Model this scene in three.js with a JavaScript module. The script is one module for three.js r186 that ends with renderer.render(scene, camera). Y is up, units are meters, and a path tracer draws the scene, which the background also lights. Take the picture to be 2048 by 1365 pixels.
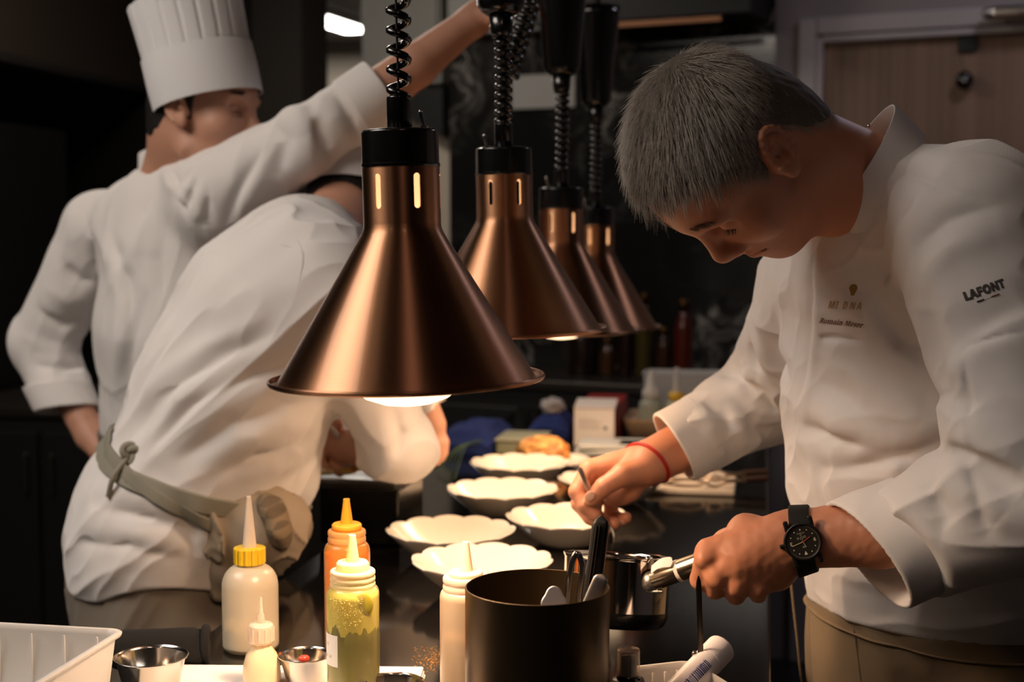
import * as THREE from 'three';
import { mergeGeometries } from 'three/addons/utils/BufferGeometryUtils.js';
import { RoundedBoxGeometry } from 'three/addons/geometries/RoundedBoxGeometry.js';
import { ImprovedNoise } from 'three/addons/math/ImprovedNoise.js';
import { RectAreaLightUniformsLib } from 'three/addons/lights/RectAreaLightUniformsLib.js';
import { Brush, Evaluator, SUBTRACTION } from 'three-bvh-csg';

// ---------- camera, light, exposure ----------
const scene = new THREE.Scene();
scene.background = new THREE.Color(0x000000);
const F = 2800, PITCH = THREE.MathUtils.degToRad(4.54), EYE = 1.40;
const camera = new THREE.PerspectiveCamera(2 * Math.atan(682.5 / F) * 180 / Math.PI, 2048 / 1365, 0.05, 40);
camera.position.set(0, EYE, 0);
camera.rotation.x = -PITCH;
camera.focus = 1.45;
camera.userData.fStop = 4.5;
scene.add(camera);
const renderer = new THREE.WebGLRenderer();
renderer.toneMapping = THREE.LinearToneMapping;
renderer.toneMappingExposure = 1.0;
renderer.shadowMap.enabled = true;
RectAreaLightUniformsLib.init();

const V = (x, y, z) => new THREE.Vector3(x, y, z);
const cP = Math.cos(PITCH), sP = Math.sin(PITCH);
// survey helper: the place that the photograph's point (px, py) has at distance d in front of the camera
function P(px, py, d) {
  const u = (px - 1024) / F, v = -(py - 682.5) / F;
  const dy = v * cP - sP, dz = -cP - v * sP, k = d / -dz;
  return V(u * k, EYE + dy * k, -d);
}
function ON(px, py, y = 0.9) {           // the same on a level surface at height y
  const v = -(py - 682.5) / F, dy = v * cP - sP, dz = -cP - v * sP;
  return P(px, py, (y - EYE) / dy * -dz);
}
const camVec = (x, y, z) => V(x, y * cP + z * sP, z * cP - y * sP);   // a direction measured in the picture (right, up, towards us)
const ROW = Math.atan(0.18);              // the pass and its lamps run 10 degrees off the view
// ---------- helpers ----------
let seed = 12345;
const rnd = () => { seed = (seed * 1664525 + 1013904223) >>> 0; return seed / 4294967296; };
const rr = (a, b) => a + (b - a) * rnd();
const clamp = (x, a, b) => x < a ? a : x > b ? b : x;
const noiseGen = new ImprovedNoise(), noise = (x, y, z) => noiseGen.noise(x, y, z);
const taken = {};
const numbered = (n) => { const k = taken[n] = (taken[n] ?? -1) + 1; return k ? n + '_' + String(k).padStart(3, '0') : n; };
function shade(o) { o.traverse((m) => { if (m.isMesh) { m.castShadow = true; m.receiveShadow = true; } }); return o; }
function mesh(name, geo, mat, parent) { const m = new THREE.Mesh(geo, mat); m.name = name; m.castShadow = m.receiveShadow = true; if (parent) parent.add(m); return m; }
function tag(o, label, category, group, kind) { o.userData.label = label; o.userData.category = category; if (group) o.userData.group = group; if (kind) o.userData.kind = kind; return o; }
function thing(name, label, category, pos = V(0, 0, 0), turn = 0, group) {
  const o = new THREE.Group(); o.name = numbered(name); o.position.copy(pos); o.rotation.y = turn; scene.add(o);
  return tag(o, label, category, group);
}
function one(name, geo, mat, label, category, pos = V(0, 0, 0), turn = 0, group) {
  const m = mesh(numbered(name), geo, mat, scene); m.position.copy(pos); m.rotation.y = turn; return tag(m, label, category, group);
}
function struct(name, geo, mat, pos = V(0, 0, 0), turn = 0, label) {
  const m = mesh(name, geo, mat, scene); m.position.copy(pos); m.rotation.y = turn; m.userData.kind = 'structure'; if (label) m.userData.label = label; return m;
}
const box = (w, h, d, r = 0) => r ? new RoundedBoxGeometry(w, h, d, 2, r) : new THREE.BoxGeometry(w, h, d);
const at = (g, x, y, z) => g.translate(x, y, z);
const lathe = (pts, n = 64) => new THREE.LatheGeometry(pts.map(([r, y]) => new THREE.Vector2(Math.max(r, 1e-5), y)), n);
function merge(list) {
  const l = list.map((g) => { let q = g.index ? g.toNonIndexed() : g; for (const k of Object.keys(q.attributes)) if (!['position', 'normal', 'uv'].includes(k)) q.deleteAttribute(k); if (!q.attributes.uv) q.setAttribute('uv', new THREE.BufferAttribute(new Float32Array(q.attributes.position.count * 2), 2)); return q; });
  return mergeGeometries(l);
}
function tube(pts, r, seg = 40, rad = 8, closed = false) {
  return new THREE.TubeGeometry(new THREE.CatmullRomCurve3(pts, closed), seg, r, rad, closed);
}
// a closed skin over rings of points (all of the same length); ends are closed
function skin(rings, caps = true) {
  const n = rings[0].length, pos = [], uv = [], idx = [];
  rings.forEach((R, j) => R.forEach((p, i) => { pos.push(p.x, p.y, p.z); uv.push(i / n, j / (rings.length - 1)); }));
  for (let j = 0; j < rings.length - 1; j++) for (let i = 0; i < n; i++) {
    const a = j * n + i, b = j * n + (i + 1) % n, c = a + n, d = b + n; idx.push(a, b, d, a, d, c);
  }
  if (caps) for (const j of [0, rings.length - 1]) {
    const c = V(0, 0, 0); rings[j].forEach((p) => c.add(p)); c.multiplyScalar(1 / n);
    const k = pos.length / 3; pos.push(c.x, c.y, c.z); uv.push(0.5, 0.5);
    for (let i = 0; i < n; i++) j ? idx.push(j * n + i, j * n + (i + 1) % n, k) : idx.push((i + 1) % n, i, k);
  }
  const g = new THREE.BufferGeometry(); g.setAttribute('position', new THREE.Float32BufferAttribute(pos, 3)); g.setAttribute('uv', new THREE.Float32BufferAttribute(uv, 2)); g.setIndex(idx); g.computeVertexNormals(); return g;
}
function aim(o, from, to) { o.position.copy(from); o.quaternion.setFromUnitVectors(V(0, 1, 0), to.clone().sub(from).normalize()); return o; }

// ---------- textures: grain and relief only ----------
function dataTex(w, h, f, srgb) {
  const a = new Uint8Array(w * h * 4);
  for (let y = 0; y < h; y++) for (let x = 0; x < w; x++) { const c = f(x / w, y / h), i = (y * w + x) * 4; a[i] = c[0]; a[i + 1] = c[1]; a[i + 2] = c[2]; a[i + 3] = c[3] ?? 255; }
  const t = new THREE.DataTexture(a, w, h); t.magFilter = THREE.LinearFilter; t.minFilter = THREE.LinearMipmapLinearFilter; t.wrapS = t.wrapT = THREE.RepeatWrapping; if (srgb) t.colorSpace = THREE.SRGBColorSpace; t.needsUpdate = true; return t;
}
const fb = (x, y, z, o = 4) => { let s = 0, a = 0.5; for (let i = 0; i < o; i++) { s += a * noise(x, y, z); x *= 2.03; y *= 2.03; z *= 2.03; a *= 0.5; } return s; };
const weaveTex = dataTex(256, 256, (u, v) => { const g = 128 + 60 * Math.sin((u + v) * Math.PI * 2 * 32) + 40 * (rnd() - 0.5); return [g, g, g]; });
weaveTex.repeat.set(14, 14);
const brushTex = (() => { const row = Array.from({ length: 512 }, () => rnd()); return dataTex(64, 512, (u, v) => { const g = 90 + 110 * row[Math.floor(v * 512)] + 30 * rnd(); return [g, g, g]; }); })();
const woodTex = dataTex(1024, 256, (u, v) => {
  const s = fb(u * 14, v * 0.35, 3.1, 5), t = fb(u * 90, v * 1.6, 9.2, 3), k = 1 + 0.42 * s + 0.16 * t;
  return [150 * k, 122 * k, 98 * k].map((c) => clamp(c, 0, 255));
}, true);
const marbleTex = dataTex(1024, 1024, (u, v) => {
  const wx = fb(u * 3, v * 3, 1.7, 4), wy = fb(u * 3, v * 3, 7.7, 4);
  const a = Math.pow(1 - Math.min(1, Math.abs(fb(u * 4 + wx * 2, v * 4 + wy * 2, 4.4, 5)) * 7), 3), b = Math.pow(1 - Math.min(1, Math.abs(fb(u * 9 + wx * 3, v * 9 + wy * 3, 14.4, 4)) * 9), 4);
  const c = Math.max(0, fb(u * 2.5, v * 2.5, 21, 3) + 0.1) , g = 24 + 200 * a * c * 2 + 120 * b * c + 40 * c;
  return [g, g * 0.97, g * 0.93].map((x) => clamp(x, 0, 255));
}, true);
const speckTex = dataTex(256, 256, () => { const g = 120 + 80 * (rnd() - 0.5); return [g, g, g]; });

// ---------- materials ----------
const std = (o) => new THREE.MeshStandardMaterial(o), phys = (o) => new THREE.MeshPhysicalMaterial(o);
const M = {
  copper: phys({ color: new THREE.Color(0.40, 0.20, 0.108), metalness: 1, roughness: 0.40, anisotropy: 0.9, anisotropyRotation: Math.PI / 2, clearcoat: 0.18, clearcoatRoughness: 0.06, bumpMap: brushTex, bumpScale: 0.0001, side: THREE.DoubleSide }),
  copperPlain: phys({ color: new THREE.Color(0.50, 0.235, 0.125), metalness: 1, roughness: 0.22, clearcoat: 0.5, clearcoatRoughness: 0.05 }),
  blackPlastic: phys({ color: 0x0a0a0a, roughness: 0.22, clearcoat: 0.4, clearcoatRoughness: 0.1 }),
  blackMatte: std({ color: 0x0b0b0b, roughness: 0.6 }),
  steel: std({ color: new THREE.Color(0.62, 0.6, 0.57), metalness: 1, roughness: 0.16 }),
  steelDull: std({ color: new THREE.Color(0.45, 0.44, 0.42), metalness: 1, roughness: 0.38, bumpMap: brushTex, bumpScale: 0.00003 }),
  darkSteel: std({ color: new THREE.Color(0.075, 0.065, 0.055), metalness: 0.9, roughness: 0.38 }),
  counter: phys({ color: 0x0a0807, roughness: 0.1, specularIntensity: 1, bumpMap: speckTex, bumpScale: 0.000015 }),
  counterBody: std({ color: 0x141210, roughness: 0.5 }),
  china: phys({ color: new THREE.Color(0.80, 0.74, 0.64), roughness: 0.16, clearcoat: 0.5, clearcoatRoughness: 0.05 }),
  jacket: std({ color: new THREE.Color(0.75, 0.72, 0.70), roughness: 0.85, bumpMap: weaveTex, bumpScale: 0.00012 }),
  stitch: std({ color: new THREE.Color(0.62, 0.6, 0.58), roughness: 0.9 }),
  paper: std({ color: new THREE.Color(0.78, 0.76, 0.73), roughness: 0.92 }),
  hat: std({ color: new THREE.Color(0.72, 0.72, 0.73), roughness: 0.9, side: THREE.DoubleSide }),
  apronTan: std({ color: new THREE.Color(0.23, 0.165, 0.095), roughness: 0.92, bumpMap: weaveTex, bumpScale: 0.0002 }),
  apronGrey: std({ color: new THREE.Color(0.20, 0.17, 0.135), roughness: 0.92, bumpMap: weaveTex, bumpScale: 0.0002 }),
  apronDark: std({ color: 0x1a1815, roughness: 0.9 }),
  trousers: std({ color: 0x17161a, roughness: 0.9 }),
  shoe: std({ color: 0x0c0c0c, roughness: 0.5 }),
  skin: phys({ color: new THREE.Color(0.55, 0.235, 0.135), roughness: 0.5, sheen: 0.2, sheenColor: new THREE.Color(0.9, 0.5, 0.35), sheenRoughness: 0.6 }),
  skinPale: phys({ color: new THREE.Color(0.52, 0.265, 0.175), roughness: 0.55 }),
  nail: std({ color: new THREE.Color(0.66, 0.38, 0.28), roughness: 0.3 }),
  greyHair: phys({ color: new THREE.Color(0.47, 0.42, 0.365), roughness: 0.42 }),
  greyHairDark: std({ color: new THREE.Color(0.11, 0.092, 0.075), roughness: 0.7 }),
  darkHair: std({ color: 0x120e0b, roughness: 0.6 }),
  pearl: phys({ color: new THREE.Color(0.80, 0.74, 0.62), roughness: 0.42, transmission: 0.55, thickness: 0, side: THREE.DoubleSide }),
  clearPlastic: phys({ color: new THREE.Color(0.93, 0.91, 0.86), roughness: 0.34, transmission: 0.75, thickness: 0, side: THREE.DoubleSide }),
  frosted: phys({ color: new THREE.Color(0.86, 0.84, 0.81), roughness: 0.5, transmission: 0.5, thickness: 0, side: THREE.DoubleSide }),
  red: std({ color: 0xb01a12, roughness: 0.5 }),
};
// ---------- lamps of the room (ceiling panels) ----------
const panelGlow = (c, k) => std({ color: 0xffffff, emissive: new THREE.Color(c), emissiveIntensity: k, roughness: 0.6 });
function ceilingPanel(label, pos, w, d, color, power, glow, turn = 0) {
  const o = thing('ceiling_panel', label, 'ceiling light', pos, turn, 'recessed ceiling panels');
  mesh('frame', merge([at(box(w + 0.06, 0.05, 0.03), 0, 0.005, d / 2 + 0.015), at(box(w + 0.06, 0.05, 0.03), 0, 0.005, -d / 2 - 0.015), at(box(0.03, 0.05, d), w / 2 + 0.015, 0.005, 0), at(box(0.03, 0.05, d), -w / 2 - 0.015, 0.005, 0)]), std({ color: 0xcccccc, roughness: 0.5 }), o);
  mesh('diffuser', box(w, 0.012, d), panelGlow(color, glow), o);
  const l = new THREE.RectAreaLight(color, power, w, d); l.position.set(0, -0.012, 0); l.rotation.x = -Math.PI / 2; l.castShadow = true; o.add(l);
  return o;
}
const CEIL = 2.72;
ceilingPanel('square white ceiling panel above the two chefs at the left', V(-1.7, CEIL - 0.03, -1.1), 1.3, 1.3, 0xfff0e2, 6.9, 2.5, -ROW);
ceilingPanel('narrow white ceiling panel above the near end of the pass', V(0.12, CEIL - 0.03, 0.25), 0.14, 0.9, 0xffd6c8, 4.2, 1.8, -ROW);
ceilingPanel('narrow white ceiling panel left of the near end of the pass', V(-1.25, CEIL - 0.03, 0.55), 0.14, 0.9, 0xffe6d0, 4.2, 1.8, -ROW);
ceilingPanel('square white ceiling panel behind the grey-haired chef', V(1.45, CEIL - 0.03, -3.3), 0.26, 0.26, 0xf2ecff, 14, 6, -ROW);
ceilingPanel('added unseen square ceiling panel that brightens the back wall', V(-0.75, CEIL - 0.03, -3.9), 0.4, 0.4, 0xfff2e4, 22, 4, -ROW);  // added out of view to brighten the back wall and the cupboard

// ---------- setting ----------
const WT = THREE.MathUtils.degToRad(-24.2), we = V(0.912, 0, 0.410), wn = V(-0.410, 0, 0.912), wo = V(0.926, 0, -4.5);
const W = (u, y, w = 0) => wo.clone().addScaledVector(we, u).addScaledVector(wn, w).setY(y);
const wallU = (px) => { const t = (px - 1024) / F; return (4.5 * t - 0.926) / (0.912 + 0.41 * t); };
const wallY = (px, py) => { const d = 4.5 - 0.41 * wallU(px); return EYE + (460 - py) / F * d; };
function panel(name, u0, u1, y0, y1, w0, w1, mat, kind = 'structure') {
  const g = box(u1 - u0, y1 - y0, w1 - w0), uv = g.attributes.uv, p = g.attributes.position;
  for (let i = 0; i < uv.count; i++) uv.setXY(i, p.getX(i) + p.getZ(i), p.getY(i));
  const m = mesh(name, g, mat, scene); m.position.copy(W((u0 + u1) / 2, (y0 + y1) / 2, (w0 + w1) / 2)); m.rotation.y = WT; m.userData.kind = kind; return m;
}
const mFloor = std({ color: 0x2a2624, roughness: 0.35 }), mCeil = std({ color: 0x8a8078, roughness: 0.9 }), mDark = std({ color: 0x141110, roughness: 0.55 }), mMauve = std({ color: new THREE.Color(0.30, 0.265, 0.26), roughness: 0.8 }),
  mFrame = std({ color: new THREE.Color(0.46, 0.42, 0.41), roughness: 0.5 }), mMarble = phys({ map: marbleTex, roughness: 0.14, color: 0xffffff }), mBeige = std({ color: new THREE.Color(0.50, 0.44, 0.36), roughness: 0.85 }),
  mGrey = std({ color: new THREE.Color(0.24, 0.235, 0.215), roughness: 0.45 }), mColumn = std({ color: 0x2b2620, roughness: 0.7 });
marbleTex.repeat.set(0.9, 0.9);
const fl = box(9, 0.1, 14); struct('floor', fl, mFloor, V(-0.6, -0.05, -4), 0, 'dark kitchen floor');
struct('ceiling', box(9, 0.1, 14), mCeil, V(-0.6, CEIL + 0.05, -4), 0, 'dark ceiling');
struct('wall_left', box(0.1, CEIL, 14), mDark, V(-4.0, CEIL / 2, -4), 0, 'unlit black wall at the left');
struct('wall_right', box(0.1, CEIL, 14), mMauve, V(2.9, CEIL / 2, -4), 0, 'grey wall at the right');
struct('wall_front', box(9, CEIL, 0.1), mDark, V(-0.6, CEIL / 2, 2.2), 0, 'dark wall behind the camera');
struct('wall_far', box(9, CEIL, 0.1), mBeige, V(-0.6, CEIL / 2, -9.4), 0, 'beige wall of the corridor beyond');
// back wall, left to right
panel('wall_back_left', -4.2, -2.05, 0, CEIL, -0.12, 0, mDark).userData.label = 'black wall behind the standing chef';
panel('trim_1', -2.06, -1.847, 0, CEIL, -0.14, 0.04, mColumn).userData.label = 'dark brown column beside the bright opening';
panel('wall_back_lintel', -1.847, -1.577, 2.62, CEIL, -0.12, 0, mGrey);
panel('wall_back_middle', -1.577, -1.249, 0, CEIL, -0.12, 0, mBeige).userData.label = 'beige wall strip between the opening and the marble';
panel('wall_back_marble', -1.249, -0.085, 0, CEIL, -0.12, 0.02, mMarble).userData.label = 'polished black marble wall with pale veins';
panel('wall_back_right', -0.085, -0.005, 0, CEIL, -0.12, 0.03, mMauve).userData.label = 'narrow mauve-grey wall strip beside the door';
panel('wall_back_over_door', -0.005, 2.2, 2.062, CEIL, -0.12, 0.03, mMauve).userData.label = 'mauve-grey wall above the wooden door';
// the steel cupboard, a black wedge for its shade, and pale plates for reflections in the marble
{
  const c = thing('wall_cupboard', 'grey steel wall cupboard in front of the beige wall strip', 'cupboard', W(-1.41, 1.90, 0.04), WT);
  mesh('body', at(box(0.32, 0.8, 0.08, 0.006), 0, 0.41, 0), mGrey, c); mesh('door', at(box(0.30, 0.76, 0.012, 0.004), 0, 0.41, 0.046), mGrey, c);
  mesh('handle', at(box(0.012, 0.14, 0.02, 0.005), 0.12, 0.12, 0.06), M.steelDull, c);
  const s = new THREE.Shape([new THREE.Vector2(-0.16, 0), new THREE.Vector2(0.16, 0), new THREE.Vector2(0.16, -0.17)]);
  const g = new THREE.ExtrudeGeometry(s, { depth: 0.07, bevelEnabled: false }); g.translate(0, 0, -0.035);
  const b = one('shade_wedge', g, M.blackMatte, 'black wedge standing in for the shade under the grey steel cupboard', 'bracket'); b.position.copy(W(-1.41, 1.897, 0.037)); b.rotation.y = WT;  // the shade under the cupboard, built as a black wedge
  const p1 = one('reflection_plate', box(0.235, 0.115, 0.012, 0.003), std({ color: new THREE.Color(0.36, 0.35, 0.33), roughness: 0.6 }), 'pale plate standing in for a reflection in the marble behind the third heat lamp', 'plate', W(-0.885, 1.872, 0.027), WT);  // stands in for a pale reflection in the polished marble
  const p2 = one('reflection_panel', box(0.36, 0.34, 0.05, 0.004), std({ color: new THREE.Color(0.33, 0.325, 0.31), roughness: 0.6 }), 'pale grey panel standing in for a reflection high in the marble by the raised hand', 'reflection', W(-1.05, 2.245, 0.046), WT);  // pale panel put where the marble mirrors something bright
  const h = thing('extractor_hood', 'long black extractor hood with a copper lower edge', 'hood', W(-0.46, 2.03, 0.15), WT);
  mesh('body', at(box(0.72, 0.5, 0.25, 0.006), 0, 0.275, 0), M.blackMatte, h); mesh('copper_edge', at(box(0.58, 0.018, 0.012, 0.003), -0.02, 0.012, 0.128), std({ color: new THREE.Color(0.30, 0.14, 0.07), metalness: 0.6, roughness: 0.4 }), h);
}
// wooden door
{
  const d = thing('door_1', 'wood-grained door in a pale grey frame behind the grey-haired chef', 'door', W(0.5, 0, 0), WT); d.userData.kind = 'structure'; delete d.userData.category;
  const leaf = box(0.9, 2.0, 0.04), uv = leaf.attributes.uv, p = leaf.attributes.position; for (let i = 0; i < uv.count; i++) uv.setXY(i, p.getX(i) * 1.1 + 0.3, p.getY(i) * 0.5);
  mesh('leaf', at(leaf, 0, 1.002, 0.0), std({ map: woodTex, color: 0xeae8ea, roughness: 0.6 }), d);
  mesh('frame', merge([at(box(0.055, 2.06, 0.09, 0.006), -0.478, 1.03, 0.01), at(box(0.055, 2.06, 0.09, 0.006), 0.478, 1.03, 0.01), at(box(0.90, 0.055, 0.09, 0.006), 0, 2.034, 0.01)]), mFrame, d);
  mesh('stop', merge([at(box(0.02, 2.0, 0.06, 0.004), -0.44, 1.0, 0.02), at(box(0.86, 0.02, 0.06, 0.004), 0, 1.993, 0.02)]), mFrame, d);
  const cl = thing('door_closer', 'bright aluminium door closer at the top of the wooden door', 'door closer', W(0.78, 2.035, 0.1), WT);
  mesh('body', box(0.42, 0.035, 0.045, 0.012), M.steel, cl); mesh('end_cap', at(new THREE.SphereGeometry(0.019, 16, 12), -0.215, 0, 0), M.steelDull, cl);
  const pl = thing('door_plaque', 'small black square plaque on the wooden door', 'plaque', W(wallU(1925), wallY(1925, 94), 0.028), WT);
  mesh('plate', box(0.054, 0.056, 0.006, 0.003), std({ color: 0x0e1216, roughness: 0.5 }), pl);
  const k = thing('hanging_stopper', 'black round stopper hung on a string from the door plaque', 'stopper', W(wallU(1922), wallY(1922, 168), 0.05), WT);
  mesh('ball', new THREE.SphereGeometry(0.026, 24, 16).scale(1, 1.1, 0.8), M.blackPlastic, k); mesh('screw', at(new THREE.SphereGeometry(0.008, 12, 8), 0.004, -0.004, 0.02), M.steelDull, k);
  mesh('string', tube([V(0, 0.026, 0), V(-0.01, 0.06, 0), V(-0.004, 0.09, -0.015)], 0.0012, 12, 5), M.blackMatte, k);
}
// corridor beyond the opening
{
  ceilingPanel('bright long ceiling light in the corridor beyond the opening', V(-1.16, 2.60, -7.74), 0.2, 1.6, 0xfff8ee, 62, 9, -0.325);
  struct('ceiling_corridor', box(3.0, 0.05, 4.4), std({ color: 0x6d6862, roughness: 0.9 }), V(-1.4, 2.66, -7.3), 0, 'grey corridor ceiling');
  const d = thing('door_2', 'beige door at the end of the corridor', 'door', V(-0.98, 0, -9.33), 0); d.userData.kind = 'structure'; delete d.userData.category;
  mesh('leaf', at(box(0.8, 2.05, 0.04), 0, 1.03, 0), std({ color: new THREE.Color(0.42, 0.38, 0.32), roughness: 0.8 }), d);
  mesh('frame', merge([at(box(0.07, 2.12, 0.08), -0.435, 1.06, 0), at(box(0.07, 2.12, 0.08), 0.435, 1.06, 0), at(box(0.94, 0.07, 0.08), 0, 2.1, 0)]), std({ color: new THREE.Color(0.34, 0.31, 0.27), roughness: 0.8 }), d);
}
// dark kitchen at the left: hood, oven tower and cabinets
{
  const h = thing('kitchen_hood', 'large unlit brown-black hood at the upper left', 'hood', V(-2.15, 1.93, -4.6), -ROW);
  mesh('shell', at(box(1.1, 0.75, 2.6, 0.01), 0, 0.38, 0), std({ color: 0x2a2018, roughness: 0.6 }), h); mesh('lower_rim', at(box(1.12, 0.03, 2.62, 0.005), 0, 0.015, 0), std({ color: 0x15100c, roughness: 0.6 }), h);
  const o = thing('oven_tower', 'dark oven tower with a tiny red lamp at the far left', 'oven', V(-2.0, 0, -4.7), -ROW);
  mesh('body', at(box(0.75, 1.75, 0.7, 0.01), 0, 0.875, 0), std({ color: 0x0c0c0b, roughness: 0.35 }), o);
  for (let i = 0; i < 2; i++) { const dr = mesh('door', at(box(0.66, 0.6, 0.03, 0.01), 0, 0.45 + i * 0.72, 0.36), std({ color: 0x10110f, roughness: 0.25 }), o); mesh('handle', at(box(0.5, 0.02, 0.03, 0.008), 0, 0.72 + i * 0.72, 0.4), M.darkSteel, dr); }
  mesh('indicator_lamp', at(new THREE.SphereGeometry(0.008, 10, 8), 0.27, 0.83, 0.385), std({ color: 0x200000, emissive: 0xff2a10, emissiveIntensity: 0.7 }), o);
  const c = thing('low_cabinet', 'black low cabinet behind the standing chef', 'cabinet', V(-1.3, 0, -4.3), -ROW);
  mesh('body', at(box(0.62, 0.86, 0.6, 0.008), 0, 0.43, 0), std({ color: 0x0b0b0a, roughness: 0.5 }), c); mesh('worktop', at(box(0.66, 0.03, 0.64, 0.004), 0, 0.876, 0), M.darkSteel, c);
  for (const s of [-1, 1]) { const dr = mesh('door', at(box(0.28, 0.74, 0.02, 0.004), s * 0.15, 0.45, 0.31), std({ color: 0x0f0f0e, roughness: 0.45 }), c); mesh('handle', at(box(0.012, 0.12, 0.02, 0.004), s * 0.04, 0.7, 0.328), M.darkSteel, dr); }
}
// ---------- the pass ----------
const cDir = V(Math.sin(ROW), 0, -Math.cos(ROW)), cMid = V(-0.032, 0, -1.69);    // the middle of the pass at 1.69 m
const passAt = (along, across, y = 0.9) => cMid.clone().addScaledVector(cDir, along).addScaledVector(V(Math.cos(ROW), 0, Math.sin(ROW)), across).setY(y);
{
  const c = thing('pass_counter', 'long black glossy pass counter under the heat lamps', 'counter', passAt(0.72, 0, 0), -ROW);
  mesh('worktop', at(box(0.69, 0.03, 3.0, 0.004), 0, 0.885, 0), M.counter, c);
  mesh('body', at(box(0.62, 0.78, 2.9, 0.006), 0, 0.48, 0), M.counterBody, c);
  mesh('plinth', at(box(0.54, 0.09, 2.8), 0, 0.045, 0), M.blackMatte, c);
  for (const s of [-1, 1]) for (let i = 0; i < 5; i++) { const dr = mesh('door', at(box(0.018, 0.72, 0.55, 0.004), s * 0.318, 0.48, -1.14 + i * 0.57), M.counterBody, c); mesh('handle', at(box(0.02, 0.015, 0.16, 0.004), s * 0.336, 0.79, -1.14 + i * 0.57), M.steelDull, dr); }
}
// ---------- heat lamps ----------
const slotted = (r0, r1) => {
  const ev = new Evaluator(); ev.attributes = ['position', 'normal', 'uv'];
  const shell = lathe([[r0, 0.155], [r1, 0.155], [r1, 0.213], [r0, 0.213], [r0, 0.155]], 96);
  let b = new Brush(shell); b.updateMatrixWorld();
  const s = new THREE.Shape(); const w = 0.0034, h = 0.0132; s.absarc(0, h, w, 0, Math.PI, false); s.absarc(0, -h, w, Math.PI, 2 * Math.PI, false); s.closePath();
  for (let i = 0; i < 6; i++) {
    const g = new THREE.ExtrudeGeometry(s, { depth: 0.03, bevelEnabled: false, curveSegments: 8 }); g.translate(0, 0.187, 0.024); g.rotateY((-32 + i * 60) * Math.PI / 180);
    const c = new Brush(g); c.updateMatrixWorld(); b = ev.evaluate(b, c, SUBTRACTION); b.updateMatrixWorld();
  }
  return b.geometry;
};
const copperNeck = slotted(0.0368, 0.0376), neckLiner = slotted(0.0355, 0.0366);
const linerGeo = lathe([[0.0352, 0.2095], [0.0010, 0.2095]], 64);
// outside from the shoulder down to the rolled rim, then back up inside
const shadeProfile = [[0.0376, 0.1560], [0.0378, 0.1530], [0.0386, 0.1500], [0.0402, 0.1465], [0.0422, 0.1430], [0.060, 0.1135], [0.080, 0.0806], [0.100, 0.0478], [0.118, 0.0182], [0.1262, 0.0047], [0.1275, 0.0030], [0.1300, 0.0022], [0.1335, 0.0026], [0.1352, 0.0042], [0.1356, 0.0062], [0.1346, 0.0078], [0.1330, 0.0072], [0.1332, 0.0050], [0.1318, 0.0036], [0.1298, 0.0032], [0.1270, 0.0016], [0.1250, 0.0030], [0.117, 0.0165], [0.099, 0.0460], [0.079, 0.0790], [0.059, 0.1118], [0.0412, 0.1415], [0.0390, 0.1460], [0.0366, 0.1520], [0.0362, 0.1560]];
const shadeGeo = lathe(shadeProfile, 128);
const capGeo = lathe([[0, 0.247], [0.030, 0.247], [0.0355, 0.246], [0.0372, 0.2435], [0.0374, 0.2145], [0.0382, 0.2135], [0.0382, 0.2105], [0.036, 0.2100], [0, 0.2100]], 72);
const bulbGeo = lathe([[0.0135, 0.135], [0.0150, 0.110], [0.026, 0.092], [0.046, 0.072], [0.0585, 0.050], [0.0620, 0.030], [0.0605, 0.012], [0.053, -0.004], [0.041, -0.0135], [0.024, -0.0195], [0.010, -0.0215], [0, -0.022]], 48);
const bulbMat = std({ color: 0xfff0d8, emissive: new THREE.Color(1.0, 0.74, 0.46), emissiveIntensity: 2.2, roughness: 0.3 });

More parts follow.
